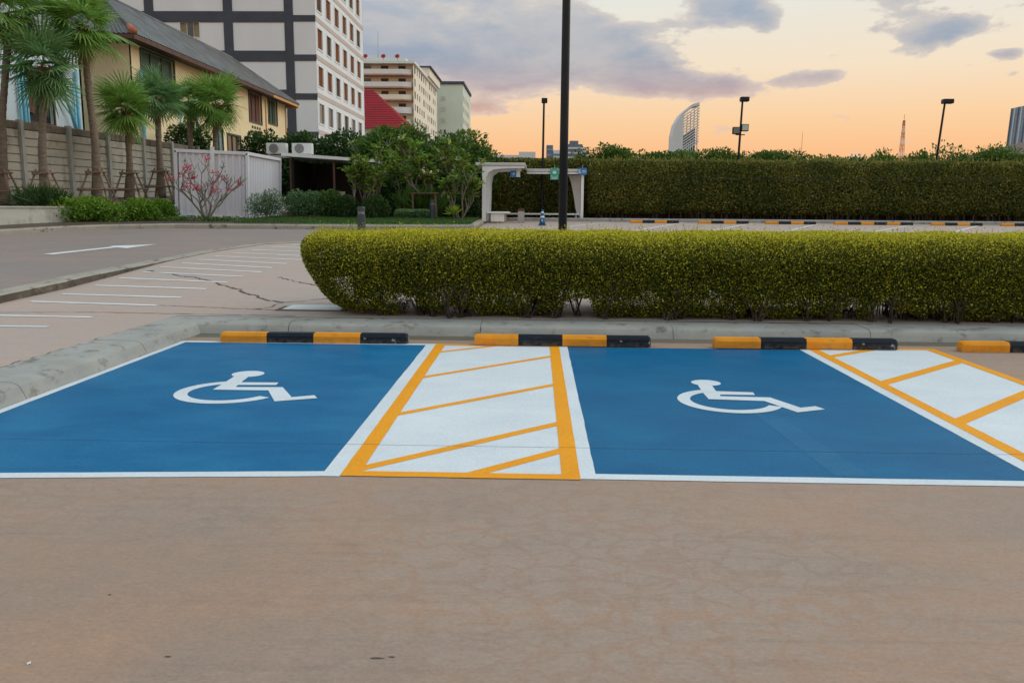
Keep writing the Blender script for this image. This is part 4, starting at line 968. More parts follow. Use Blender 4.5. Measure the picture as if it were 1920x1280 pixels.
# ------------------------------------------------------------------ palms
def frond_mesh(seed, droop):
    g = np.random.default_rng(seed); V = []; F = []; rnd = []
    pl = .62; nb = 26; Rb = .95
    def add(vs):
        o = len(V); V.extend(vs); F.append(tuple(range(o, o+len(vs))))
        rnd.append(float(np.clip(g.normal(.5, .2), 0, 1)))
    sag = lambda r: -droop*r*r
    for i in range(6):
        r0, r1 = pl*i/6, pl*(i+1)/6
        add([(r0, -.012, sag(r0)), (r1, -.012, sag(r1)), (r1, .012, sag(r1)), (r0, .012, sag(r0))])
    for i in range(nb):
        a = R(-128+256*i/(nb-1)); L = Rb*(1-.22*abs(a)/R(128))*g.uniform(.88, 1.08); w = .045
        pts = []
        for s in (0, .45, .8, 1.0):
            r = L*s; x = pl+r*math.cos(a); y = r*math.sin(a)
            z = sag(pl)-droop*1.2*max(0, x-pl)*.6-.10*abs(math.sin(a))*s-(.34*g.uniform(.6, 1.3))*max(0, s-.45)**1.6
            pts.append((x, y, z))
        n = (-math.sin(a), math.cos(a)); ww = [.012, w*.62, w*.42, .004]
        for j in range(3):
            p, q = pts[j], pts[j+1]
            l0 = (p[0]-n[0]*ww[j], p[1]-n[1]*ww[j], p[2]); r0 = (p[0]+n[0]*ww[j], p[1]+n[1]*ww[j], p[2]+.012)
            l1 = (q[0]-n[0]*ww[j+1], q[1]-n[1]*ww[j+1], q[2]); r1 = (q[0]+n[0]*ww[j+1], q[1]+n[1]*ww[j+1], q[2]+.012)
            add([l0, l1, r1, r0])
    me = bpy.data.meshes.new('frond'); me.from_pydata(V, [], F)
    at = me.attributes.new('rnd', 'FLOAT', 'FACE'); at.data.foreach_set('value', rnd)
    return me
FR = {}
for nm, mt in (('g', PALML), ('b', PALMD), ('d', PALMX)):
    FR[nm] = []
    for i, dr in enumerate((.14, .38, .68, .30, .52)):
        me = frond_mesh(i, dr); me.materials.append(mt); FR[nm].append(me)
def palm(base, pts, crown_r, label, kind, props, seed, nf=32):
    g = random.Random(seed); root = thing('fan_palm', base, label, 'palm tree', 'fan palms in front of the concrete fence')
    b = MB(); P = [Vector(base)]+[Vector(p) for p in pts]
    path = []; rad = []
    for i in range(len(P)-1):
        n = max(3, int((P[i+1]-P[i]).length/.12))
        for j in range(n): path.append(P[i].lerp(P[i+1], j/n))
    path.append(P[-1]); n = len(path)
    for i in range(n):
        t = i/(n-1); rad.append((.16-.055*min(1, t*1.8))*(1+.10*(i % 2)+g.uniform(-.07, .07)))
    b.tube(path, rad, 11); b.build('trunk', PALMB, root, True)
    top = P[-1]; b = MB()
    for i in range(46):                     # old leaf bases below the crown
        a = i*2.399; z = top.z-.62+.6*(i/46); r = .11
        s0 = Vector((top.x+r*math.cos(a), top.y+r*math.sin(a), z)); b.bar(s0, s0+Vector((math.cos(a)*.09, math.sin(a)*.09, .16)), .06, .022)
    b.build('leaf_bases', PALMR, root)
    sc = crown_r/1.5; ms = FR[kind]
    for i in range(nf):
        t = (i+.5)/nf; elev = R(84-122*t**.9+g.uniform(-15, 15)); a = i*2.399963+g.uniform(-.25, .25)
        me = ms[min(4, int(t*3)+g.choice((0, 0, 1, 2)))] if t > .15 else ms[0]
        o = link('frond', me, root)
        o.location = Vector((top.x, top.y, top.z+.05+.12*(1-t)))-root.location
        q = Matrix.Rotation(a, 4, 'Z') @ Matrix.Rotation(-elev, 4, 'Y') @ Matrix.Rotation(g.uniform(-.5, .5), 4, 'X')
        o.rotation_euler = q.to_euler(); s = sc*g.uniform(.78, 1.22); o.scale = (s, s, s)
    for i in range(5):                      # dead fronds hanging against the trunk
        o = link('dead_frond', FR['d'][i % 5], root); o.location = Vector((top.x, top.y, top.z-.12))-root.location
        o.rotation_euler = (Matrix.Rotation(i*1.3+seed, 4, 'Z') @ Matrix.Rotation(R(g.uniform(52, 76)), 4, 'Y')).to_euler(); s = sc*g.uniform(.6, .85); o.scale = (s, s*.55, s)
    if props:
        bx, by, bz = base
        pr = thing('palm_prop', (bx, by, bz), props, 'tree prop', 'timber props round the palm trunks')
        legs = [(-.55, -.40), (.62, -.42), (.5, .5), (-.5, .5)]
        for dx, dy in legs:
            b = MB(); b.tube([(bx+dx, by+dy, bz-.1), (bx+dx*.3, by+dy*.3, bz+1.15)], [.038, .032], 7); b.build('leg', POLEW, pr)
        for z, f in ((.42, .78), (1.0, .42)):
            b = MB(); b.tube([(bx-.62*f, by-.44*f, bz+z), (bx+.70*f, by-.46*f, bz+z+.03)], .033, 7); b.build('crossbar', POLEW, pr)
            b = MB(); b.tube([(bx-.58*f, by-.5*f, bz+z+.05), (bx-.55*f, by+.6*f, bz+z+.05)], .03, 7); b.build('crossbar', POLEW, pr)
            b = MB(); b.tube([(bx+.62*f, by-.5*f, bz+z+.05), (bx+.58*f, by+.6*f, bz+z+.05)], .03, 7); b.build('crossbar', POLEW, pr)
palm((-17.70, 27.5, 1.45), [(-17.5, 27.5, 4.2), (-16.95, 27.5, 7.4)], 1.45, 'tall fan palm cut off by the upper left corner', 'g', 'timber prop round the leftmost palm trunk', 1)
palm((-16.27, 27.5, 1.45), [(-16.25, 27.5, 3.2), (-15.98, 27.5, 5.8)], 1.38, 'fan palm with smooth pale trunk in front of the window with laundry', 'b', 'timber prop round the smooth pale palm trunk', 2)
palm((-15.31, 29.0, 1.55), [(-15.25, 29, 3.6), (-15.35, 29, 5.2), (-15.40, 29, 7.35)], 1.45, 'tallest fan palm with bent rough trunk at the corner of the yellow house', 'g', 'timber prop round the tallest bent palm', 3)
palm((-15.11, 31.0, 1.6), [(-15.06, 31, 3.2), (-15.06, 31, 4.85)], 1.18, 'short bushy fan palm with grey trunk left of the container', 'g', 'timber prop round the short grey palm trunk', 4)
palm((-14.83, 33.0, 1.75), [(-14.83, 33, 3.4), (-14.80, 33, 5.5)], 1.18, 'fan palm with reddish fibrous trunk behind the container corner', 'b', 'timber prop round the reddish palm trunk', 5)
palm((-15.22, 37.0, 1.9), [(-15.22, 37, 4.0), (-15.2, 37, 5.85)], 1.15, 'small fan palm half hidden behind its neighbours above the container', 'g', None, 6, 34)
palm((-14.12, 37.0, 1.9), [(-14.12, 37, 4.0), (-14.0, 37, 5.8)], 1.35, 'fan palm above the container in front of the yellow wall, rightmost of the palms', 'g', None, 7)

# ------------------------------------------------------------------ frangipani trees and shrubs
def frangipani(label, base, stems, H, spread, seed, depth=4, leaves=9, leaf=.26, lmat=None, r0=.05, flowers=None, nfl=0, leafprob=1.0, name='frangipani_tree', lift=.55, droop=0.0):
    g = np.random.default_rng(seed); root = thing(name, base, label, 'tree')
    b = MB(); tips = []
    def grow(p, dirv, L, r, k_):
        d_ = dirv/np.linalg.norm(dirv); mid = p+d_*L*.5+g.normal(size=3)*L*.05; e = p+d_*L+np.array([0, 0, L*.08])
        b.tube([p, mid, e], [r, r*.9, r*.8], 6, cap=False)
        if k_ == 0: tips.append((e, d_)); return
        nch = g.integers(2, 4)
        for i in range(nch):
            a = g.uniform(0, 6.28); nd = d_*.75+np.array([math.cos(a), math.sin(a), 0])*spread*g.uniform(.6, 1.1)+np.array([0, 0, lift*g.uniform(.3, 1)])
            grow(e, nd, L*g.uniform(.5, .95), r*.68, k_-1)
        if k_ <= 2: tips.append((e, d_))
    B = np.array(base)
    for i in range(stems):
        a = 2*math.pi*i/stems+g.uniform(-.5, .5)
        grow(B+np.array([math.cos(a), math.sin(a), 0])*.04, np.array([math.cos(a)*spread*.9, math.sin(a)*spread*.9, 1.0]), H*.34*g.uniform(.7, 1.2), r0, depth-1)
    b.build('branches', FRBARK, root, True)
    P = []; A = []; Nn = []; FP_ = []; FA = []
    for e, d_ in tips:
        if g.random() < leafprob:
            for j in range(leaves):
                a = g.uniform(0, 6.28); el_ = g.uniform(-.25, .9)
                ax = np.array([math.cos(a)*math.cos(el_), math.sin(a)*math.cos(el_), math.sin(el_)-droop]); P.append(e+g.normal(size=3)*.03); A.append(ax); Nn.append(np.array([0, 0, 1])+g.normal(size=3)*.35)
        if flowers is not None and g.random() < nfl:
            for j in range(26):
                FP_.append(e+g.normal(size=3)*np.array([.07, .07, .05])+np.array([0, 0, .05])); FA.append(g.normal(size=3)+np.array([0, 0, .4]))
    if P:
        N = len(P); s = leaf*g.uniform(.6, 1.2, N); leaf_obj('leaves', np.array(P), np.array(A), np.array(Nn), s, s*.36, lmat or FRANL, root, None, 'stuff')
    if FP_: leaf_obj('flowers', np.array(FP_), np.array(FA), unit(len(FP_)), .075, .055, flowers, root, None, 'stuff')
    return root
frangipani('bare branched frangipani with red flowers in front of the container', (-11.35, 28.6, 1.0), 7, 1.75, .85, 17, 4, 5, .16, None, .036, REDFL, .13, .10)
frangipani('slender frangipani with loose leaf tufts before the lean-to', (-6.35, 30.8, 1.0), 6, 2.2, .58, 19, 4, 9, .27, None, .034)
frangipani('wide frangipani with thick curved limbs and pale flowers', (-4.2, 32.2, 1.0), 4, 2.7, .68, 23, 5, 9, .27, None, .065, PALEFL, .05)
frangipani('low frangipani leaning over beside the shelter', (-2.75, 30.4, .98), 5, 1.95, .66, 14, 4, 9, .24, None, .034)
frangipani('frangipani between the lean-to and the wide one', (-5.1, 33.4, 1.0), 4, 2.8, .5, 35, 4, 12, .30, SHRUBB, .04)
def tree(name, label, base, cs, n, leaf, mat, trunk_r, seed, **kw):
    root = thing(name, base, label, 'tree'); leafball(cs, n, leaf, mat, root, seed, **kw)
    b = MB(); B = Vector(base)
    for c in cs:
        e = Vector(c[:3]); b.tube([B, B.lerp(e, .45)+Vector((0, 0, .2)), e], [trunk_r, trunk_r*.6, trunk_r*.2], 7, cap=False)
    b.build('trunk', TWIG, root, True); return root
tree('dense_tree', 'dense dark green round tree above the shelter end', (-3.2, 36, 1.0), [(-3.3, 36, 3.5, 1.3, 1.2, 1.15), (-2.4, 36, 3.0, 1.0, 1.0, .95), (-4.4, 36, 3.2, 1.1, 1.0, 1.1), (-3.4, 35.6, 2.5, 1.6, 1.0, .9), (-2.1, 36, 2.4, .7, .9, .8)], 14000, .19, TREEL, .09, 61, shell=.4, lumpamp=.3, wl=.4)
tree('leafy_tree', 'broad leaved tree with feathery top behind the slender frangipani', (-6.4, 37, 1.0), [(-6.6, 37, 3.9, 1.0, .9, .9), (-5.6, 37, 4.0, .9, .9, .85), (-7.3, 37.5, 3.9, .8, .8, .6), (-5.6, 36.6, 3.1, 1.2, .9, .9)], 11000, .24, SHRUBL, .08, 62, shell=.4, lumpamp=.35, wl=.25)
for i, (x, y, z, rx, rz, lab) in enumerate([(-13.0, 40, 4.1, 1.0, .8, 'dark bush above the container roof left of the air conditioners'), (-11.2, 40.5, 4.2, 1.2, .75, 'dark bush behind the left air conditioner'), (-9.2, 40, 4.2, 1.2, .75, 'dark bush behind the right air conditioner'), (-7.6, 40.5, 4.1, 1.1, .7, 'dark bush behind the lean-to roof end'),
                                             (-17.0, 41.0, 4.5, 1.1, .9, 'dark bush rising over the concrete fence between two palms')]):
    shrub('dark_bush', lab, [(x, y, z, rx, .8, rz), (x+.4, y, z-1.2, rx*1.1, .9, 1.2), (x-.4, y, z-1.4, rx, .9, 1.2)], 9500, .17, SHRUBD, 1.2, 70+i, 'dark bushes behind the container and lean-to', shell=.4)
shrub('dark_bush', 'wide dark bush filling the garden behind the wide frangipani', [(-4.6, 34.4, 2.0, 1.3, .6, 1.1), (-3.6, 34.6, 2.2, 1.1, .6, 1.1), (-5.6, 34.8, 2.1, 1.0, .6, 1.1)], 9000, .17, SHRUBD, 1.0, 76, 'dark bushes behind the container and lean-to', shell=.35)
# low planting
for i, (x, y, r, h, lab) in enumerate([(-14.95, 26.75, .66, .46, 'bright green shrub at the end of the planter wall'), (-14.25, 27.5, .6, .40, 'bright green shrub second from the planter wall'), (-13.55, 28.2, .6, .40, 'bright green shrub third from the planter wall'), (-13.1, 29.0, .5, .36, 'bright green shrub nearest the container')]):
    cs = [(x+rng.uniform(-.3, .3), y+rng.uniform(-.2, .2), 1.22+rng.uniform(-.1, .12), r*.85, .5, h) for _ in range(4)]
    shrub('bright_shrub', lab, cs, 4200, .085, SHRUBB, .85, 80+i, 'bright green shrubs along the raised bed', shell=.5)
shrub('strappy_plant', 'dark strappy leaved plants on the planter wall under the palms', [(-16.0, 26.6, 1.5, .8, .5, .35), (-15.6, 26.9, 1.45, .5, .4, .3)], 1500, .38, SHRUBD, 1.42, 90, wl=.07, up=.7)
shrub('feathery_shrub', 'bluish feathery shrub at the corner of the container', [(-9.9, 29.8, 1.4, .45, .4, .5), (-9.5, 30.1, 1.5, .4, .4, .55)], 2600, .11, SHRUBF, .9, 91, wl=.2, up=.6, shell=.2)
shrub('rounded_shrub', 'grey green rounded shrub right of the feathery one', [(-8.7, 30.8, 1.55, .6, .5, .5), (-8.2, 30.9, 1.6, .5, .5, .45)], 4200, .08, SHRUBF, .92, 92, shell=.6)
shrub('rounded_shrub', 'mid green rounded shrub between the grey green one and the dark balls', [(-7.6, 31.0, 1.55, .5, .5, .5)], 3200, .08, SHRUBL, .92, 93, shell=.6)
shrub('ball_shrub', 'dark clipped ball shrub left of the bollard behind the hedge', [(-6.95, 30.6, 1.38, .48, .48, .50)], 4200, .07, SHRUBD, .92, 94, shell=.7, lumpamp=.06)
shrub('ball_shrub', 'dark clipped ball shrub right of the bollard behind the hedge', [(-5.85, 30.4, 1.38, .54, .5, .50)], 4200, .07, SHRUBD, .92, 95, shell=.7, lumpamp=.06)
hedge('box_hedge', 'low light green box hedge on the lawn', -5.15, -3.85, 30.6, 1.12, .35, .24, 7000, .06, SHRUBF, 96, p=4, top_gold_lit=True, zmin=.9, ground=.93, endround=.2, open_right=True, cat='hedge')
shrub('grassy_clump', 'tall grassy clump behind the low box hedge', [(-4.4, 31.8, 1.5, .9, .4, .5)], 1600, .42, SHRUBL, .95, 97, wl=.06, up=1.2, shell=.1)
shrub('dark_bush', 'dark undergrowth beside the left shelter post', [(-2.9, 32.6, 1.45, .8, .5, .6)], 2600, .12, SHRUBD, .95, 98, shell=.4)
root = thing('spiky_plant', (-2.95, 29.9, .95), 'yellow green spiky rosette plant on the lawn by the shelter', 'plant')
N = 60; a = rng.random(N)*6.28; e_ = rng.uniform(.1, 1.3, N); A = np.stack([np.cos(a)*np.cos(e_), np.sin(a)*np.cos(e_), np.sin(e_)], 1)
leaf_obj('leaves', np.tile(np.array([[-2.95, 29.9, 1.22]]), (N, 1)), A, unit(N)+np.array([0, 0, 1]), .42, .05, FRANL, root, rng.uniform(.5, 1, N))
b = MB(); b.tube([(-2.95, 29.9, .92), (-2.95, 29.9, 1.24)], [.06, .05], 8); b.build('stem', TWIG, root)
shrub('ground_cover', 'low dark ground cover round the red flowered frangipani', [(-11.6, 28.2, .98, 1.3, .5, .13), (-12.6, 28.3, .98, .8, .4, .10), (-10.4, 28.3, .98, .8, .4, .12)], 2600, .07, SHRUBL, .9, 99, cat='plant')
N = 16000; px = rng.uniform(-9.8, -2.1, N); py = 26.75+rng.random(N)**1.3*4.5+np.interp(px, [-10, -4, -2], [.0, .15, .5]); pz = np.interp(py, [26, 30.5], [.91, 1.06])
o = leaf_obj('lawn_grass', np.stack([px, py, pz], 1), unit(N)*.5+np.array([0, 0, 1]), unit(N), .08, .018, GRASSM, None, None, 'stuff'); o['label'] = 'short green grass of the lawn behind the far kerb'; o['category'] = 'grass'
for i, (x, y, w, lab) in enumerate([(-4.2, 31.4, .85, 'dark timber plant stand under the wide frangipani'), (-2.7, 33.0, .8, 'dark timber plant stand near the shelter post')]):
    root = thing('timber_stand', (x, y, .97), lab, 'stand', 'timber plant stands')
    for dx in (-w/2, w/2):
        for dy in (0, .4):
            b = MB(); b.tube([(x+dx, y+dy, .95), (x+dx, y+dy, 1.95)], .035, 6); b.build('leg', POLEW, root)
    for q in range(5):
        b = MB(); b.tube([(x-w*.6, y+q*.1, 1.97), (x+w*.6, y+q*.1, 1.98)], .04, 6); b.build('pole', BROWNT, root)

# ------------------------------------------------------------------ walls with real openings
def wall_open(origin, u, n, W_, H_, ops, depth=.12):
    """wall in plane (origin,u,z), n outward; ops (u0,u1,z0,z1). Returns MB with reveals"""
    o = Vector(origin); u = Vector(u); n = Vector(n)
    us = sorted(set([0, W_]+[a for q in ops for a in q[:2]])); zs_ = sorted(set([0, H_]+[a for q in ops for a in q[2:4]]))
    b = MB(); pt = lambda a, z, d_=0: o+u*a+Vector((0, 0, z))-n*d_
    for i in range(len(us)-1):
        for j in range(len(zs_)-1):
            cu, cz = (us[i]+us[i+1])/2, (zs_[j]+zs_[j+1])/2
            if any(q[0] < cu < q[1] and q[2] < cz < q[3] for q in ops): continue
            b.add([pt(us[i], zs_[j]), pt(us[i+1], zs_[j]), pt(us[i+1], zs_[j+1]), pt(us[i], zs_[j+1])], [(0, 1, 2, 3)])
    for q in ops:
        a, c, z0, z1 = q[:4]
        for e in (((a, z0), (a, z1)), ((c, z0), (c, z1)), ((a, z0), (c, z0)), ((a, z1), (c, z1))):
            b.add([pt(*e[0]), pt(*e[1]), pt(*e[1], depth), pt(*e[0], depth)], [(0, 1, 2, 3)])
    return b
def window(parent, origin, u, n, q, frame_mat, pane_mat, depth=.10, fw_=.07, proud=.04, mull=0, sill=False, pname='pane', nm='window'):
    o = Vector(origin); u = Vector(u); n = Vector(n); a, c, z0, z1 = q[:4]
    pt = lambda x, z, d_: o+u*x+Vector((0, 0, z))+n*d_
    def slab(b, a, c, z0, z1, d0, d1):
        v = [pt(x, z, d_) for d_ in (d0, d1) for z in (z0, z1) for x in (a, c)]
        b.add(v, [(0, 2, 3, 1), (4, 5, 7, 6), (0, 1, 5, 4), (2, 6, 7, 3), (0, 4, 6, 2), (1, 3, 7, 5)])
    b = MB()
    slab(b, a-fw_, a+.004, z0-fw_, z1+fw_, -.02, proud); slab(b, c-.004, c+fw_, z0-fw_, z1+fw_, -.02, proud)
    slab(b, a+.005, c-.005, z1-.004, z1+fw_, -.02, proud-.003); slab(b, a+.005, c-.005, z0-fw_, z0+.004, -.02, proud+(.06 if sill else -.003))
    for i in range(mull):
        x = a+(c-a)*(i+1)/(mull+1); slab(b, x-.025, x+.025, z0+.005, z1-.005, -depth+.01, -depth+.05)
    w = b.build(nm, frame_mat, parent)
    b = MB(); b.add([pt(a+.001, z0+.001, -depth), pt(c-.001, z0+.001, -depth), pt(c-.001, z1-.001, -depth), pt(a+.001, z1-.001, -depth)], [(0, 1, 2, 3)])
    me = b.mesh(pname, pane_mat); me.transform(Matrix.Translation(-parent.location)); link(pname, me, w)
    return w

# tall grey-white apartment block with charcoal grid
TX, TY = -18.05, 70.0
root = thing('apartment_block', (-30, 75, 1), 'tall grey white block with charcoal grid bands and rows of brown windows', 'building')
FL = 2.98; Z0 = 1.0; HT = 33.0
ops = []; wz0 = [8.26-1.0+j*FL for j in range(-2, 8)]
for zz in wz0:
    for i in range(6): ops.append((.42+i*3.05, 1.98+i*3.05, zz, zz+1.58))
b = wall_open((TX, TY, Z0), (0, 1, 0), (1, 0, 0), 18.9, HT, ops, .10); b.build('side_wall', GREYW, root)
for kx, q in enumerate(ops):
    row = kx//6; pm = [CURTD, CURTD, GLASS, CURTB, CURTB, CURTB, CURTB, CURTB, CURTB, CURTB][row] if (kx*7) % 5 else CURTD
    window(root, (TX, TY, Z0), (0, 1, 0), (1, 0, 0), q, WFRAME, pm, .06, .12, .045)
for j, zz in enumerate(wz0):
    b = MB(); b.box(TX+.003, TX+.03, TY+.0, TY+18.9, Z0+zz+2.05, Z0+zz+2.42); b.build('beige_band', BEIGEB, root)
ops = [(70-29.1-18.05+18.05-30.0+0, 0, 0, 0)] and []
fx0 = -58.0
wq = (-29.15-fx0, -27.55-fx0, 13.95, 15.1)
b = wall_open((fx0, TY, Z0), (1, 0, 0), (0, -1, 0), TX-fx0, HT, [wq], .2); b.build('front_wall', GREYW, root)
w = window(root, (fx0, TY, Z0), (1, 0, 0), (0, -1, 0), wq, WFRAME, CURTO, .15, .06, .05, 2)
b = MB(); b.box(-28.55, -28.1, TY+.02, TY+.04, Z0+14.0, Z0+15.05); o = b.build('glass_leaf', GLASS, root)
b = MB(); b.box(fx0, TX, TY+18.85, TY+18.9, Z0, Z0+HT); b.build('rear_wall', GREYW, root)
b = MB(); b.box(fx0, TX+.02, TY, TY+18.9, Z0+HT, Z0+HT+.5); b.build('roof', CHAR, root)
for xa, xb in ((-56.2, -55.4), (-50.2, -49.4), (-44.2, -43.4), (-38, -37.25), (-32.0, -31.25), (-25.55, -24.8), (-20.58, -19.86)):
    b = MB(); b.box(xa, xb, TY-.06, TY-.003, Z0, Z0+HT); b.build('charcoal_column', CHAR, root)
for j in range(11):
    zt = 7.15+(j-1)*3.05
    b = MB(); b.box(fx0, -20.0, TY-.05, TY-.002, zt-.2, zt+.66); b.build('charcoal_band', CHAR, root)
    b = MB(); b.box(-19.86, TX-.005, TY-.045, TY-.002, zt-.13, zt+.37); b.build('charcoal_band', CHAR, root)

# yellow house with hipped sheet roof
root = thing('yellow_house', (-20, 49, 1.9), 'yellow two storey house with grey corrugated hipped roof', 'house')
EX0, EX1, EY0, EY1, EZ, RZ, HWD = -23.2, -17.85, 37.9, 63.6, 8.95, 11.2, 2.67
WX, WY0, WY1 = -18.6, 38.9, 62.8
ops = [(1.1, 4.7, 4.6, 6.75), (15.9, 18.3, 5.0, 6.85), (19.8, 21.7, 5.25, 6.85), (9.6, 11.0, 2.7, 4.0), (11.8, 14.0, 2.5, 3.8)]
b = wall_open((WX, WY0, 1.9), (0, 1, 0), (1, 0, 0), WY1-WY0, 6.95, ops, .14); b.build('side_wall', YELLOW, root)
for i, q in enumerate(ops):
    window(root, (WX, WY0, 1.9), (0, 1, 0), (1, 0, 0), q, GREENSH, [GREENSH, RUST, GREENSH, GLASS, GLASS][i], .12, .09, .05, 1 if i > 2 else 2)
b = MB(); b.box(-22.4, WX, WY0-.0, WY0+.15, 1.9, 8.7); b.build('front_wall', YELLOW, root)
b = MB(); b.box(-22.4, WX, WY1-.15, WY1, 1.9, 8.7); b.build('rear_wall', YELLOW, root)
for y in (WY0+19.2, WY1-.12):
    b = MB(); b.box(WX+.005, WX+.06, y-.08, y+.08, 1.9, 8.6); b.build('orange_trim', ORANGET, root)
for i, y in enumerate((WY0+16.3,)):
    for r_ in range(3):
        for c_ in range(4):
            b = MB(); b.box(WX+.003, WX+.012, y+c_*.48, y+c_*.48+.3, 5.85+r_*.3, 6.03+r_*.3); b.build('vent_hole', DARKIN, root)
RX = (EX0+EX1)/2
def slope(p00, p10, p11, p01, n):
    """corrugated sheet: p00-p10 along the eave, p01-p11 along the ridge"""
    b = MB(); p00, p10, p11, p01 = map(Vector, (p00, p10, p11, p01)); nn = (p10-p00).cross(p01-p00).normalized()
    if nn.z < 0: nn = -nn
    m = n*4; V = []
    for i in range(m+1):
        h = math.sin(i/4*2*math.pi)*.028; t = i/m; a, c = p00.lerp(p10, t), p01.lerp(p11, t)
        for j in range(9):
            s_ = j/8; V.append(a.lerp(c, s_)+nn*(h+.012*(1-(s_*8 % 1))+(.018 if j % 2 else 0)))
    b.add(V, [(i*9+j, (i+1)*9+j, (i+1)*9+j+1, i*9+j+1) for i in range(m) for j in range(8)]); return b
A_, B_, C_, D_ = (EX1, EY0, EZ), (EX1, EY1, EZ), (EX0, EY1, EZ), (EX0, EY0, EZ)
r1, r2_ = (RX, EY0+HWD, RZ), (RX, EY1-6.2, RZ)
for q, n in (((A_, B_, r2_, r1), 110), ((D_, C_, r2_, r1), 60), ((A_, D_, r1, r1), 26), ((B_, C_, r2_, r2_), 26)): slope(*q, n).build('roof_slope', ROOFG, root)
b = MB(); b.box(EX0+.05, EX1-.05, EY0+.05, EY1-.05, EZ-.16, EZ-.06); b.build('soffit', BROWNT, root)
for q in ((EX1-.04, EX1, EY0, EY1), (EX0, EX1-.05, EY0, EY0+.04)):
    b = MB(); b.box(*q, EZ-.22, EZ-.02); b.build('fascia', BROWNT, root)
b = MB(); b.box(EX0, EX1-.05, EY1-.04, EY1, EZ-.3, EZ-.02); b.build('fascia', ORANGET, root)
b = MB(); b.box(EX1+.002, EX1+.02, EY1-6, EY1, EZ-.24, EZ-.08); b.build('fascia', ORANGET, root)
b = MB(); b.tube([Vector(A_)+Vector((0, 0, .06)), Vector(A_).lerp(Vector(r1), .14)+Vector((0, 0, .07))], [.16, .13], 8); b.build('ridge_tile', TERRA, root, True)
b = MB(); b.tube([r1, r2_], .11, 8); b.tube([Vector(A_).lerp(Vector(r1), .15), r1], .09, 8); b.tube([r2_, B_], .09, 8); b.build('ridge_cap', ROOFG, root, True)
for y, r_ in ((WY0+.7, .09), (WY0+7.0, .08), (WY0+10.2, .045), (WY0+4.9, .05)):
    b = MB(); b.tube([(WX+.14, y, 1.9), (WX+.14, y, 7.6)], r_, 8); b.build('downpipe', PVC, root, True)
b = MB(); b.box(-18.2, -17.55, 47.2, 48.2, 3.2, 4.4, bev=.02); tag(b.build('water_tank', SIGNW), 'pale box tank at the wall of the yellow house above the container', 'tank')

# bluish white house at the left edge
root = thing('white_house', (-22, 30, 1.9), 'bluish white rendered house with blue pipes at the left edge', 'house')
HX, HY0, HY1 = -19.55, 20.0, 36.4
ops = [(12.35, 14.1, 2.75, 4.75)]
vents = [(10.75, 11.55, 4.05, 4.55), (14.45, 15.35, 3.75, 4.3)]
b = wall_open((HX, HY0, 1.9), (0, 1, 0), (1, 0, 0), HY1-HY0, 7.2, ops+vents, .16); b.build('side_wall', BLUEW, root)
w = window(root, (HX, HY0, 1.9), (0, 1, 0), (1, 0, 0), ops[0], BROWNT, DARKIN, .15, .08, .04)
for q in vents:
    b = MB(); nx, nz_ = 6, 3
    for i in range(nx+1):
        y = HY0+q[0]+(q[1]-q[0])*i/nx; b.box(HX-.14, HX-.006, y-.02, y+.02, 1.9+q[2], 1.9+q[3])
    for i in range(nz_+1):
        z = 1.9+q[2]+(q[3]-q[2])*i/nz_; b.box(HX-.13, HX-.004, HY0+q[0], HY0+q[1], z-.025, z+.025)
    o = b.build('vent_block', BLUEW, root)
    b = MB(); b.add([(HX-.15, HY0+q[0], 1.9+q[2]), (HX-.15, HY0+q[1], 1.9+q[2]), (HX-.15, HY0+q[1], 1.9+q[3]), (HX-.15, HY0+q[0], 1.9+q[3])], [(0, 1, 2, 3)]); b.build('vent_back', DARKIN, root)
b = MB(); b.box(-28, HX, HY1-.15, HY1, 1.9, 9.1); b.build('end_wall', BLUEW, root)
b = MB(); b.box(-28, HX+.35, HY0, HY1+.2, 9.1, 9.35); b.build('roof', FARS, root)
for y, r_ in ((HY0+11.75, .05), (HY0+12.0, .065), (HY0+12.2, .05), (HY0+15.55, .05), (HY0+15.8, .065)):
    b = MB(); b.tube([(HX+.1, y, 1.9), (HX+.1, y, 6.4 if r_ < .06 else 7)], r_, 8); b.build('pipe', PVC, root, True)
b = MB(); b.tube([(HX+.22, HY0+14.1, 7.0), (HX+.22, HY0+15.6, 4.0)], .065, 8); b.build('slanting_pipe', PVC, root, True)
for i, (y, mt, lab) in enumerate(((HY0+12.75, REDFL, 'red shirt hanging in the window of the white house'), (HY0+13.55, FARS, 'dark shirt hanging in the window of the white house'))):
    b = MB(); x = HX-.08; b.prism([(y-.24, 6.3), (y-.32, 6.1), (y-.28, 6.0), (y-.2, 6.08), (y-.2, 5.0), (y+.2, 4.95), (y+.2, 6.08), (y+.28, 6.0), (y+.32, 6.1), (y+.24, 6.3)], 'x', x-.03, x+.01)
    tag(b.build('hanging_shirt', mt if i else RUST), lab, 'shirt')

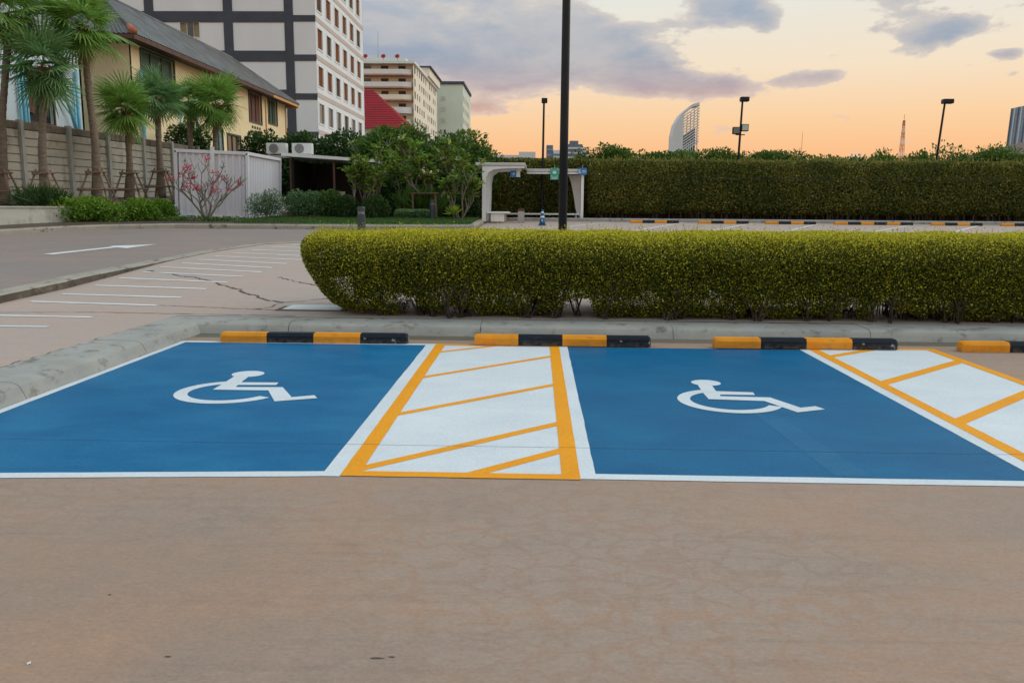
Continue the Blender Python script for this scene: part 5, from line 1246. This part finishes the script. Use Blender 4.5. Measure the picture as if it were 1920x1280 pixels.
# red roofed house
root = thing('red_roofed_house', (-25, 126, 1), 'house with steep plain red roof between the tall block and cream flats', 'house')
b = MB(); b.box(-31.5, -18.6, 121, 133, 1, 12.4); b.build('wall', CREAMW, root)
rx0, rx1, ry0, ry1, ez, rz_ = -32.2, -17.8, 120, 134, 12.35, 18.6
for q in (((rx0, ry0), (rx1, ry0), (-24.6, 127), (-25.4, 127)), ((rx1, ry0), (rx1, ry1), (-24.6, 127), (-24.6, 127)), ((rx0, ry1), (rx1, ry1), (-24.6, 127), (-25.4, 127)), ((rx0, ry0), (rx0, ry1), (-25.4, 127), (-25.4, 127))):
    b = MB(); n = 22; a, c, e, f_ = [Vector((*p, z)) for p, z in zip(q, (ez, ez, rz_, rz_))]
    for i in range(n):
        t0, t1 = i/n, (i+1)/n; lift = Vector((0, 0, .10))
        b.add([a.lerp(f_, t0)+lift, c.lerp(e, t0)+lift, c.lerp(e, t1), a.lerp(f_, t1), a.lerp(f_, t0), c.lerp(e, t0)], [(0, 1, 2, 3), (4, 5, 1, 0)])
    b.build('roof_slope', ROOFR, root)
# cream flats
root = thing('cream_flats', (-40, 235, 1), 'cream block of flats with curved balconies and red dishes on the roof', 'building')
CX, CY = -31.2, 215.0; FH = 3.05
ops = []
for j in range(12):
    for i in range(11):
        if (i*5+j*3) % 7 == 0: continue
        ops.append((2+i*4.2, 3.5+i*4.2, 1.2+j*FH, 2.7+j*FH))
b = wall_open((CX, CY, 0), (0, 1, 0), (1, 0, 0), 50, 36.6, ops, .25); b.build('side_wall', CREAMW, root)
for i, q in enumerate(ops): window(root, (CX, CY, 0), (0, 1, 0), (1, 0, 0), q, [WFRAME, BROWNT, WFRAME][i % 3], [GLASS, CURTD, TURQ, GLASS, CURTB][(i*3) % 5], .06, .10, .04)
b = MB(); b.box(-60, CX, CY+1.8, CY+2.1, 0, 36.6); b.build('front_wall', CREAMW, root)
b = MB(); b.box(-60, CX-.1, CY+49.7, CY+50, 0, 36.6); b.build('rear_wall', CREAMW, root)
for j in range(12):
    z = j*FH+.2
    b = MB(); b.prism([(-60, CY+6), (-60, CY-.6), (CX-2.5, CY-.6), (CX-.6, CY+.3), (CX-.02, CY+2), (CX-.02, CY+6)], 'z', z, z+.35); b.build('balcony_slab', [WFRAME, TERRA2, WFRAME, CREAMW][j % 4] if j < 10 else TERRA2, root)
    b = MB(); b.prism([(-60, CY-.4), (-60, CY-.6), (CX-2.5, CY-.6), (CX-.6, CY+.3), (CX-.1, CY+2), (CX-.25, CY+2), (CX-.75, CY+.45), (CX-2.5, CY-.4)], 'z', z+.36, z+1.5); b.build('balcony_parapet', WFRAME if j % 3 else CREAMW, root)
    for i in range(3):
        b = MB(); b.box(-44+i*4.4, -42.2+i*4.4, CY+1.7, CY+1.78, z+.4, z+2.6); b.build('balcony_door', [GLASS, BROWNT, CURTD][i], root)
b = MB(); b.box(-60, CX+.5, CY-.6, CY+50, 36.6, 37.2); b.build('roof', WFRAME, root)
b = MB(); b.box(CX-1.5, CX+1.0, CY+24, CY+50, 37.25, 39.5); b.box(CX-2, CX+1.5, CY+23.5, CY+50.5, 39.5, 39.9, 1); b.build('roof_house', [CREAMW, CHAR], root)
b = MB(); b.box(-60, -33.5, CY+3, CY+20, 37.25, 38.5); b.build('roof_parapet', PALEG, root)
for i, x in enumerate((-43.2, -38.7, -35.2)):
    b = MB(); b.lathe([(.06, 0), (.45, .15), (.58, .35)], (0, 0, 0), 14); me = b.mesh('satellite_dish', ROOFR); me.transform(Matrix.Translation((x, CY+.5, 38.3)) @ Matrix.Rotation(R(65), 4, 'X')); o = link('satellite_dish', me); tag(o, ['red satellite dish on the cream roof next to the tall block', 'red satellite dish in the middle of the cream roof', 'red satellite dish nearest the right corner of the cream roof'][i], 'dish', 'red dishes on the cream roof')
    b = MB(); b.tube([(x, CY+.5, 37.2), (x, CY+.5, 38.4)], .07, 6); me = b.mesh('stand', STEEL); me.transform(Matrix.Identity(4)); link('stand', me, o)
b = MB(); b.tube([(-41.4, CY+8, 37.2), (-41.4, CY+8, 46)], [.14, .05], 6); tag(b.build('roof_antenna', STEEL, None), 'thin antenna rod above the cream roof', 'antenna')
root = thing('pale_green_flats', (-27, 285, 1), 'plain pale green slab block at the right of the cream flats', 'building')
b = MB(); b.box(-33, -23.6, 270, 300, 1, 39.4); b.build('wall', PALEG, root)
b = MB(); b.box(-33.3, -23.2, 269.6, 300, 39.4, 40.3); b.build('roof', CHAR, root)
for j in range(10):
    for i in range(5):
        b = MB(); b.box(-23.595, -23.5, 272+i*5, 273.5+i*5, 4+j*3.4, 5.6+j*3.4); b.build('window', GLASS, root)
    b = MB(); b.box(-30.5, -29.2, 269.85, 269.99, 4+j*3.4, 5.2+j*3.4); b.build('vent_panel', SHELG, root)

# distant skyline
root = thing('fin_tower', (101, 608, 1), 'white fin shaped tower with stepped lattice side on the skyline', 'tower')
b = MB(); b.prism([(91.6, 1), (91.6, 52), (93.2, 60), (96.5, 66), (98.8, 68.6), (98.8, 1)], 'y', 600, 618); b.build('shell', FARW, root)
b = MB(); b.prism([(96.5, 66), (99, 68.6), (104.5, 73.2), (109.2, 74.5), (109.2, 72.6), (105, 71.4), (99.5, 66.6)], 'y', 600.2, 617.8); b.build('crown_edge', FARW, root)
b = MB(); b.box(99, 108.0, 603, 616, 1, 46); b.build('core', FARS, root)
b = MB(); b.prism([(99, 46), (108, 46), (107.5, 58), (99, 52)], 'y', 604, 615); b.build('glass_body', FARS, root)
for i in range(16):
    z0 = 44+i*1.9; x0 = 99.0; zr = z0+4.2
    if zr > 73: 
        continue
    b = MB(); b.prism([(x0, z0-4.0), (109.6, zr-.9), (109.6, zr), (x0, z0-3.0)], 'y', 600.3, 604); b.build('lattice_slab', FARW, root)
for i in range(7):
    b = MB(); x = 99.6+i*1.5; b.box(x, x+.45, 600.6, 602, 1, 45+i*.7); b.build('fin', FARW, root)
for i in range(4):
    b = MB(); x = 101.5+i*2.4; b.box(x, x+.4, 603, 604, 46, 66+i*1.8); b.build('upright', FARW, root)
root.location.x += 3.0
def block(label, x0, x1, y, h, mat, bandmat, nfl, name='office_block', roof=None, glassmat=None):
    root = thing(name, ((x0+x1)/2, y, 1), label, 'building')
    b = MB(); b.box(x0, x1, y, y+15, 1, h); b.build('body', mat, root)
    fh = (h-22)/nfl
    for j in range(nfl):
        b = MB(); b.box(x0-.15, x1+.15, y-.3, y+.2, 22+j*fh, 22+j*fh+fh*.35); b.build('floor_band', bandmat, root)
    if roof: b = MB(); b.box(*roof); b.build('roof_house', mat, root)
    return root
block('dark blue office slab with white side just left of the lamp post', 5.4, 9.2, 500, 37.6, FARS, FARB, 5)
block('small white block beside the dark blue office slab', 9.4, 13.6, 498, 34.6, FARW, FARS, 4)
block('dark office tower right behind the thick lamp post', 18.0, 26.5, 500, 38.2, FARS, FARW, 6, roof=(19, 24, 500.5, 510, 38.25, 40.2))
block('narrow office block at the right foot of the dark tower', 26.6, 29.2, 500, 35.5, FARW, FARS, 5)
block('long low white building on the skyline above the shelter', -29, -10.5, 480, 30.6, FARW, FARW, 2)
block('low white building with raised roof left of the slim lamp post', -10.4, -1.0, 480, 32.4, FARW, FARW, 2)
root = thing('glass_tower', (233.5, 408, 1), 'blue glass high rise with vertical fins at the right edge', 'tower')
b = MB(); b.prism([(225.9, 1), (227.7, 50.2), (230.0, 50.8), (244.5, 50.8), (244.5, 1)], 'y', 400, 420); b.build('body', FARB, root)
b = MB(); b.box(232.0, 242.5, 402, 415, 50.85, 56.5); b.build('upper_block', FARB, root)
for i in range(9):
    b = MB(); x = 226.7+i*1.9; b.prism([(x, 1), (x+.6, 1), (x+1.6, 50), (x+1.0, 50)], 'y', 399.5, 400.1); b.build('fin', FARW if i % 2 else FARS, root)
for j in range(15):
    b = MB(); b.box(226.1+j*.06, 244.5, 399.8, 399.99, 4+j*3.2, 4.8+j*3.2); b.build('floor_band', FARS, root)
for i in range(4):
    b = MB(); x = 228.1+i*1.3; b.box(x, x+.35, 400.2, 401, 50.9, 53.5); b.build('roof_fin', FARS, root)
b = MB(); b.box(227.9, 232.1, 400.2, 401, 53.4, 53.8); b.build('roof_rail', FARS, root)
for i in range(7):
    y = 401.2+i*2.9; b = MB(); b.prism([(225.55, 1), (225.95, 1), (227.7, 50.2), (227.3, 50.2)], 'y', y, y+.7); b.build('side_fin', FARW if i % 2 else FARS, bpy.data.objects['glass_tower'])
root = thing('radio_mast', (190, 450, 1), 'red and white lattice radio mast on the skyline', 'mast')
mz0, mz1 = 20.0, 47.5
wz = lambda z: 1.25-.9*(z-mz0)/(mz1-mz0)
for j in range(9):
    za, zb_ = mz0+(mz1-mz0)*j/9, mz0+(mz1-mz0)*(j+1)/9; b = MB()
    for sx in (-1, 1):
        for sy in (-1, 1): b.bar((190+sx*wz(za), 450+sy*wz(za), za), (190+sx*wz(zb_), 450+sy*wz(zb_), zb_), .22)
    for sy in (-1, 1):
        b.bar((190-wz(za), 450+sy*wz(za), za), (190+wz(zb_), 450+sy*wz(zb_), zb_), .10); b.bar((190+wz(za), 450+sy*wz(za), za), (190-wz(zb_), 450+sy*wz(zb_), zb_), .10); b.bar((190-wz(zb_), 450+sy*wz(zb_), zb_), (190+wz(zb_), 450+sy*wz(zb_), zb_), .12)
    b.build('mast_section', MASTR if j % 2 == 0 else MASTW, root)
b = MB(); b.bar((190, 450, mz1), (190, 450, mz1+3), .14); b.build('aerial', MASTR, root)
b = MB(); b.bar((0, 0, 0), (0, 0, 1), .1); b = MB(); b.tube([(129, 420, 1), (129, 420, 38.5)], [.2, .08], 5); tag(b.build('thin_mast', MASTR), 'thin faint mast on the skyline right of the floodlight post', 'mast')
root = thing('red_roofed_villa', (34.5, 62, 1), 'small red roofed villa at the right edge over the hedge', 'house')
b = MB(); b.box(32.8, 40, 60.6, 66, 1, 5.4); b.build('wall', TERRA, root)
b = MB(); b.add([(32, 60, 5.35), (41, 60, 5.35), (41, 67, 5.35), (32, 67, 5.35), (35.5, 63.5, 6.5), (38, 63.5, 6.5)], [(0, 1, 5, 4), (1, 2, 5), (2, 3, 4, 5), (3, 0, 4), (3, 2, 1, 0)]); b.build('roof', BROWNT, root)
for x, y, z, r, lab in ((28.2, 60, 5.2, 1.25, 'sparse reddish tree by the leaning lamp post'), (31.0, 58, 5.0, 1.1, 'sparse reddish tree left of the glass tower')):
    tree('sparse_tree', lab, (x, y, 1.05), [(x, y, z, r, r, .9), (x-.6, y, z-.5, r*.8, r, .8), (x+.7, y, z-.7, r*.8, r, .8)], 900, .22, TREEL, .08, int(x), shell=.2, lumpamp=.4)
root = None
for i in range(10):
    x = -22+i*7.5+rng.uniform(-1, 1)
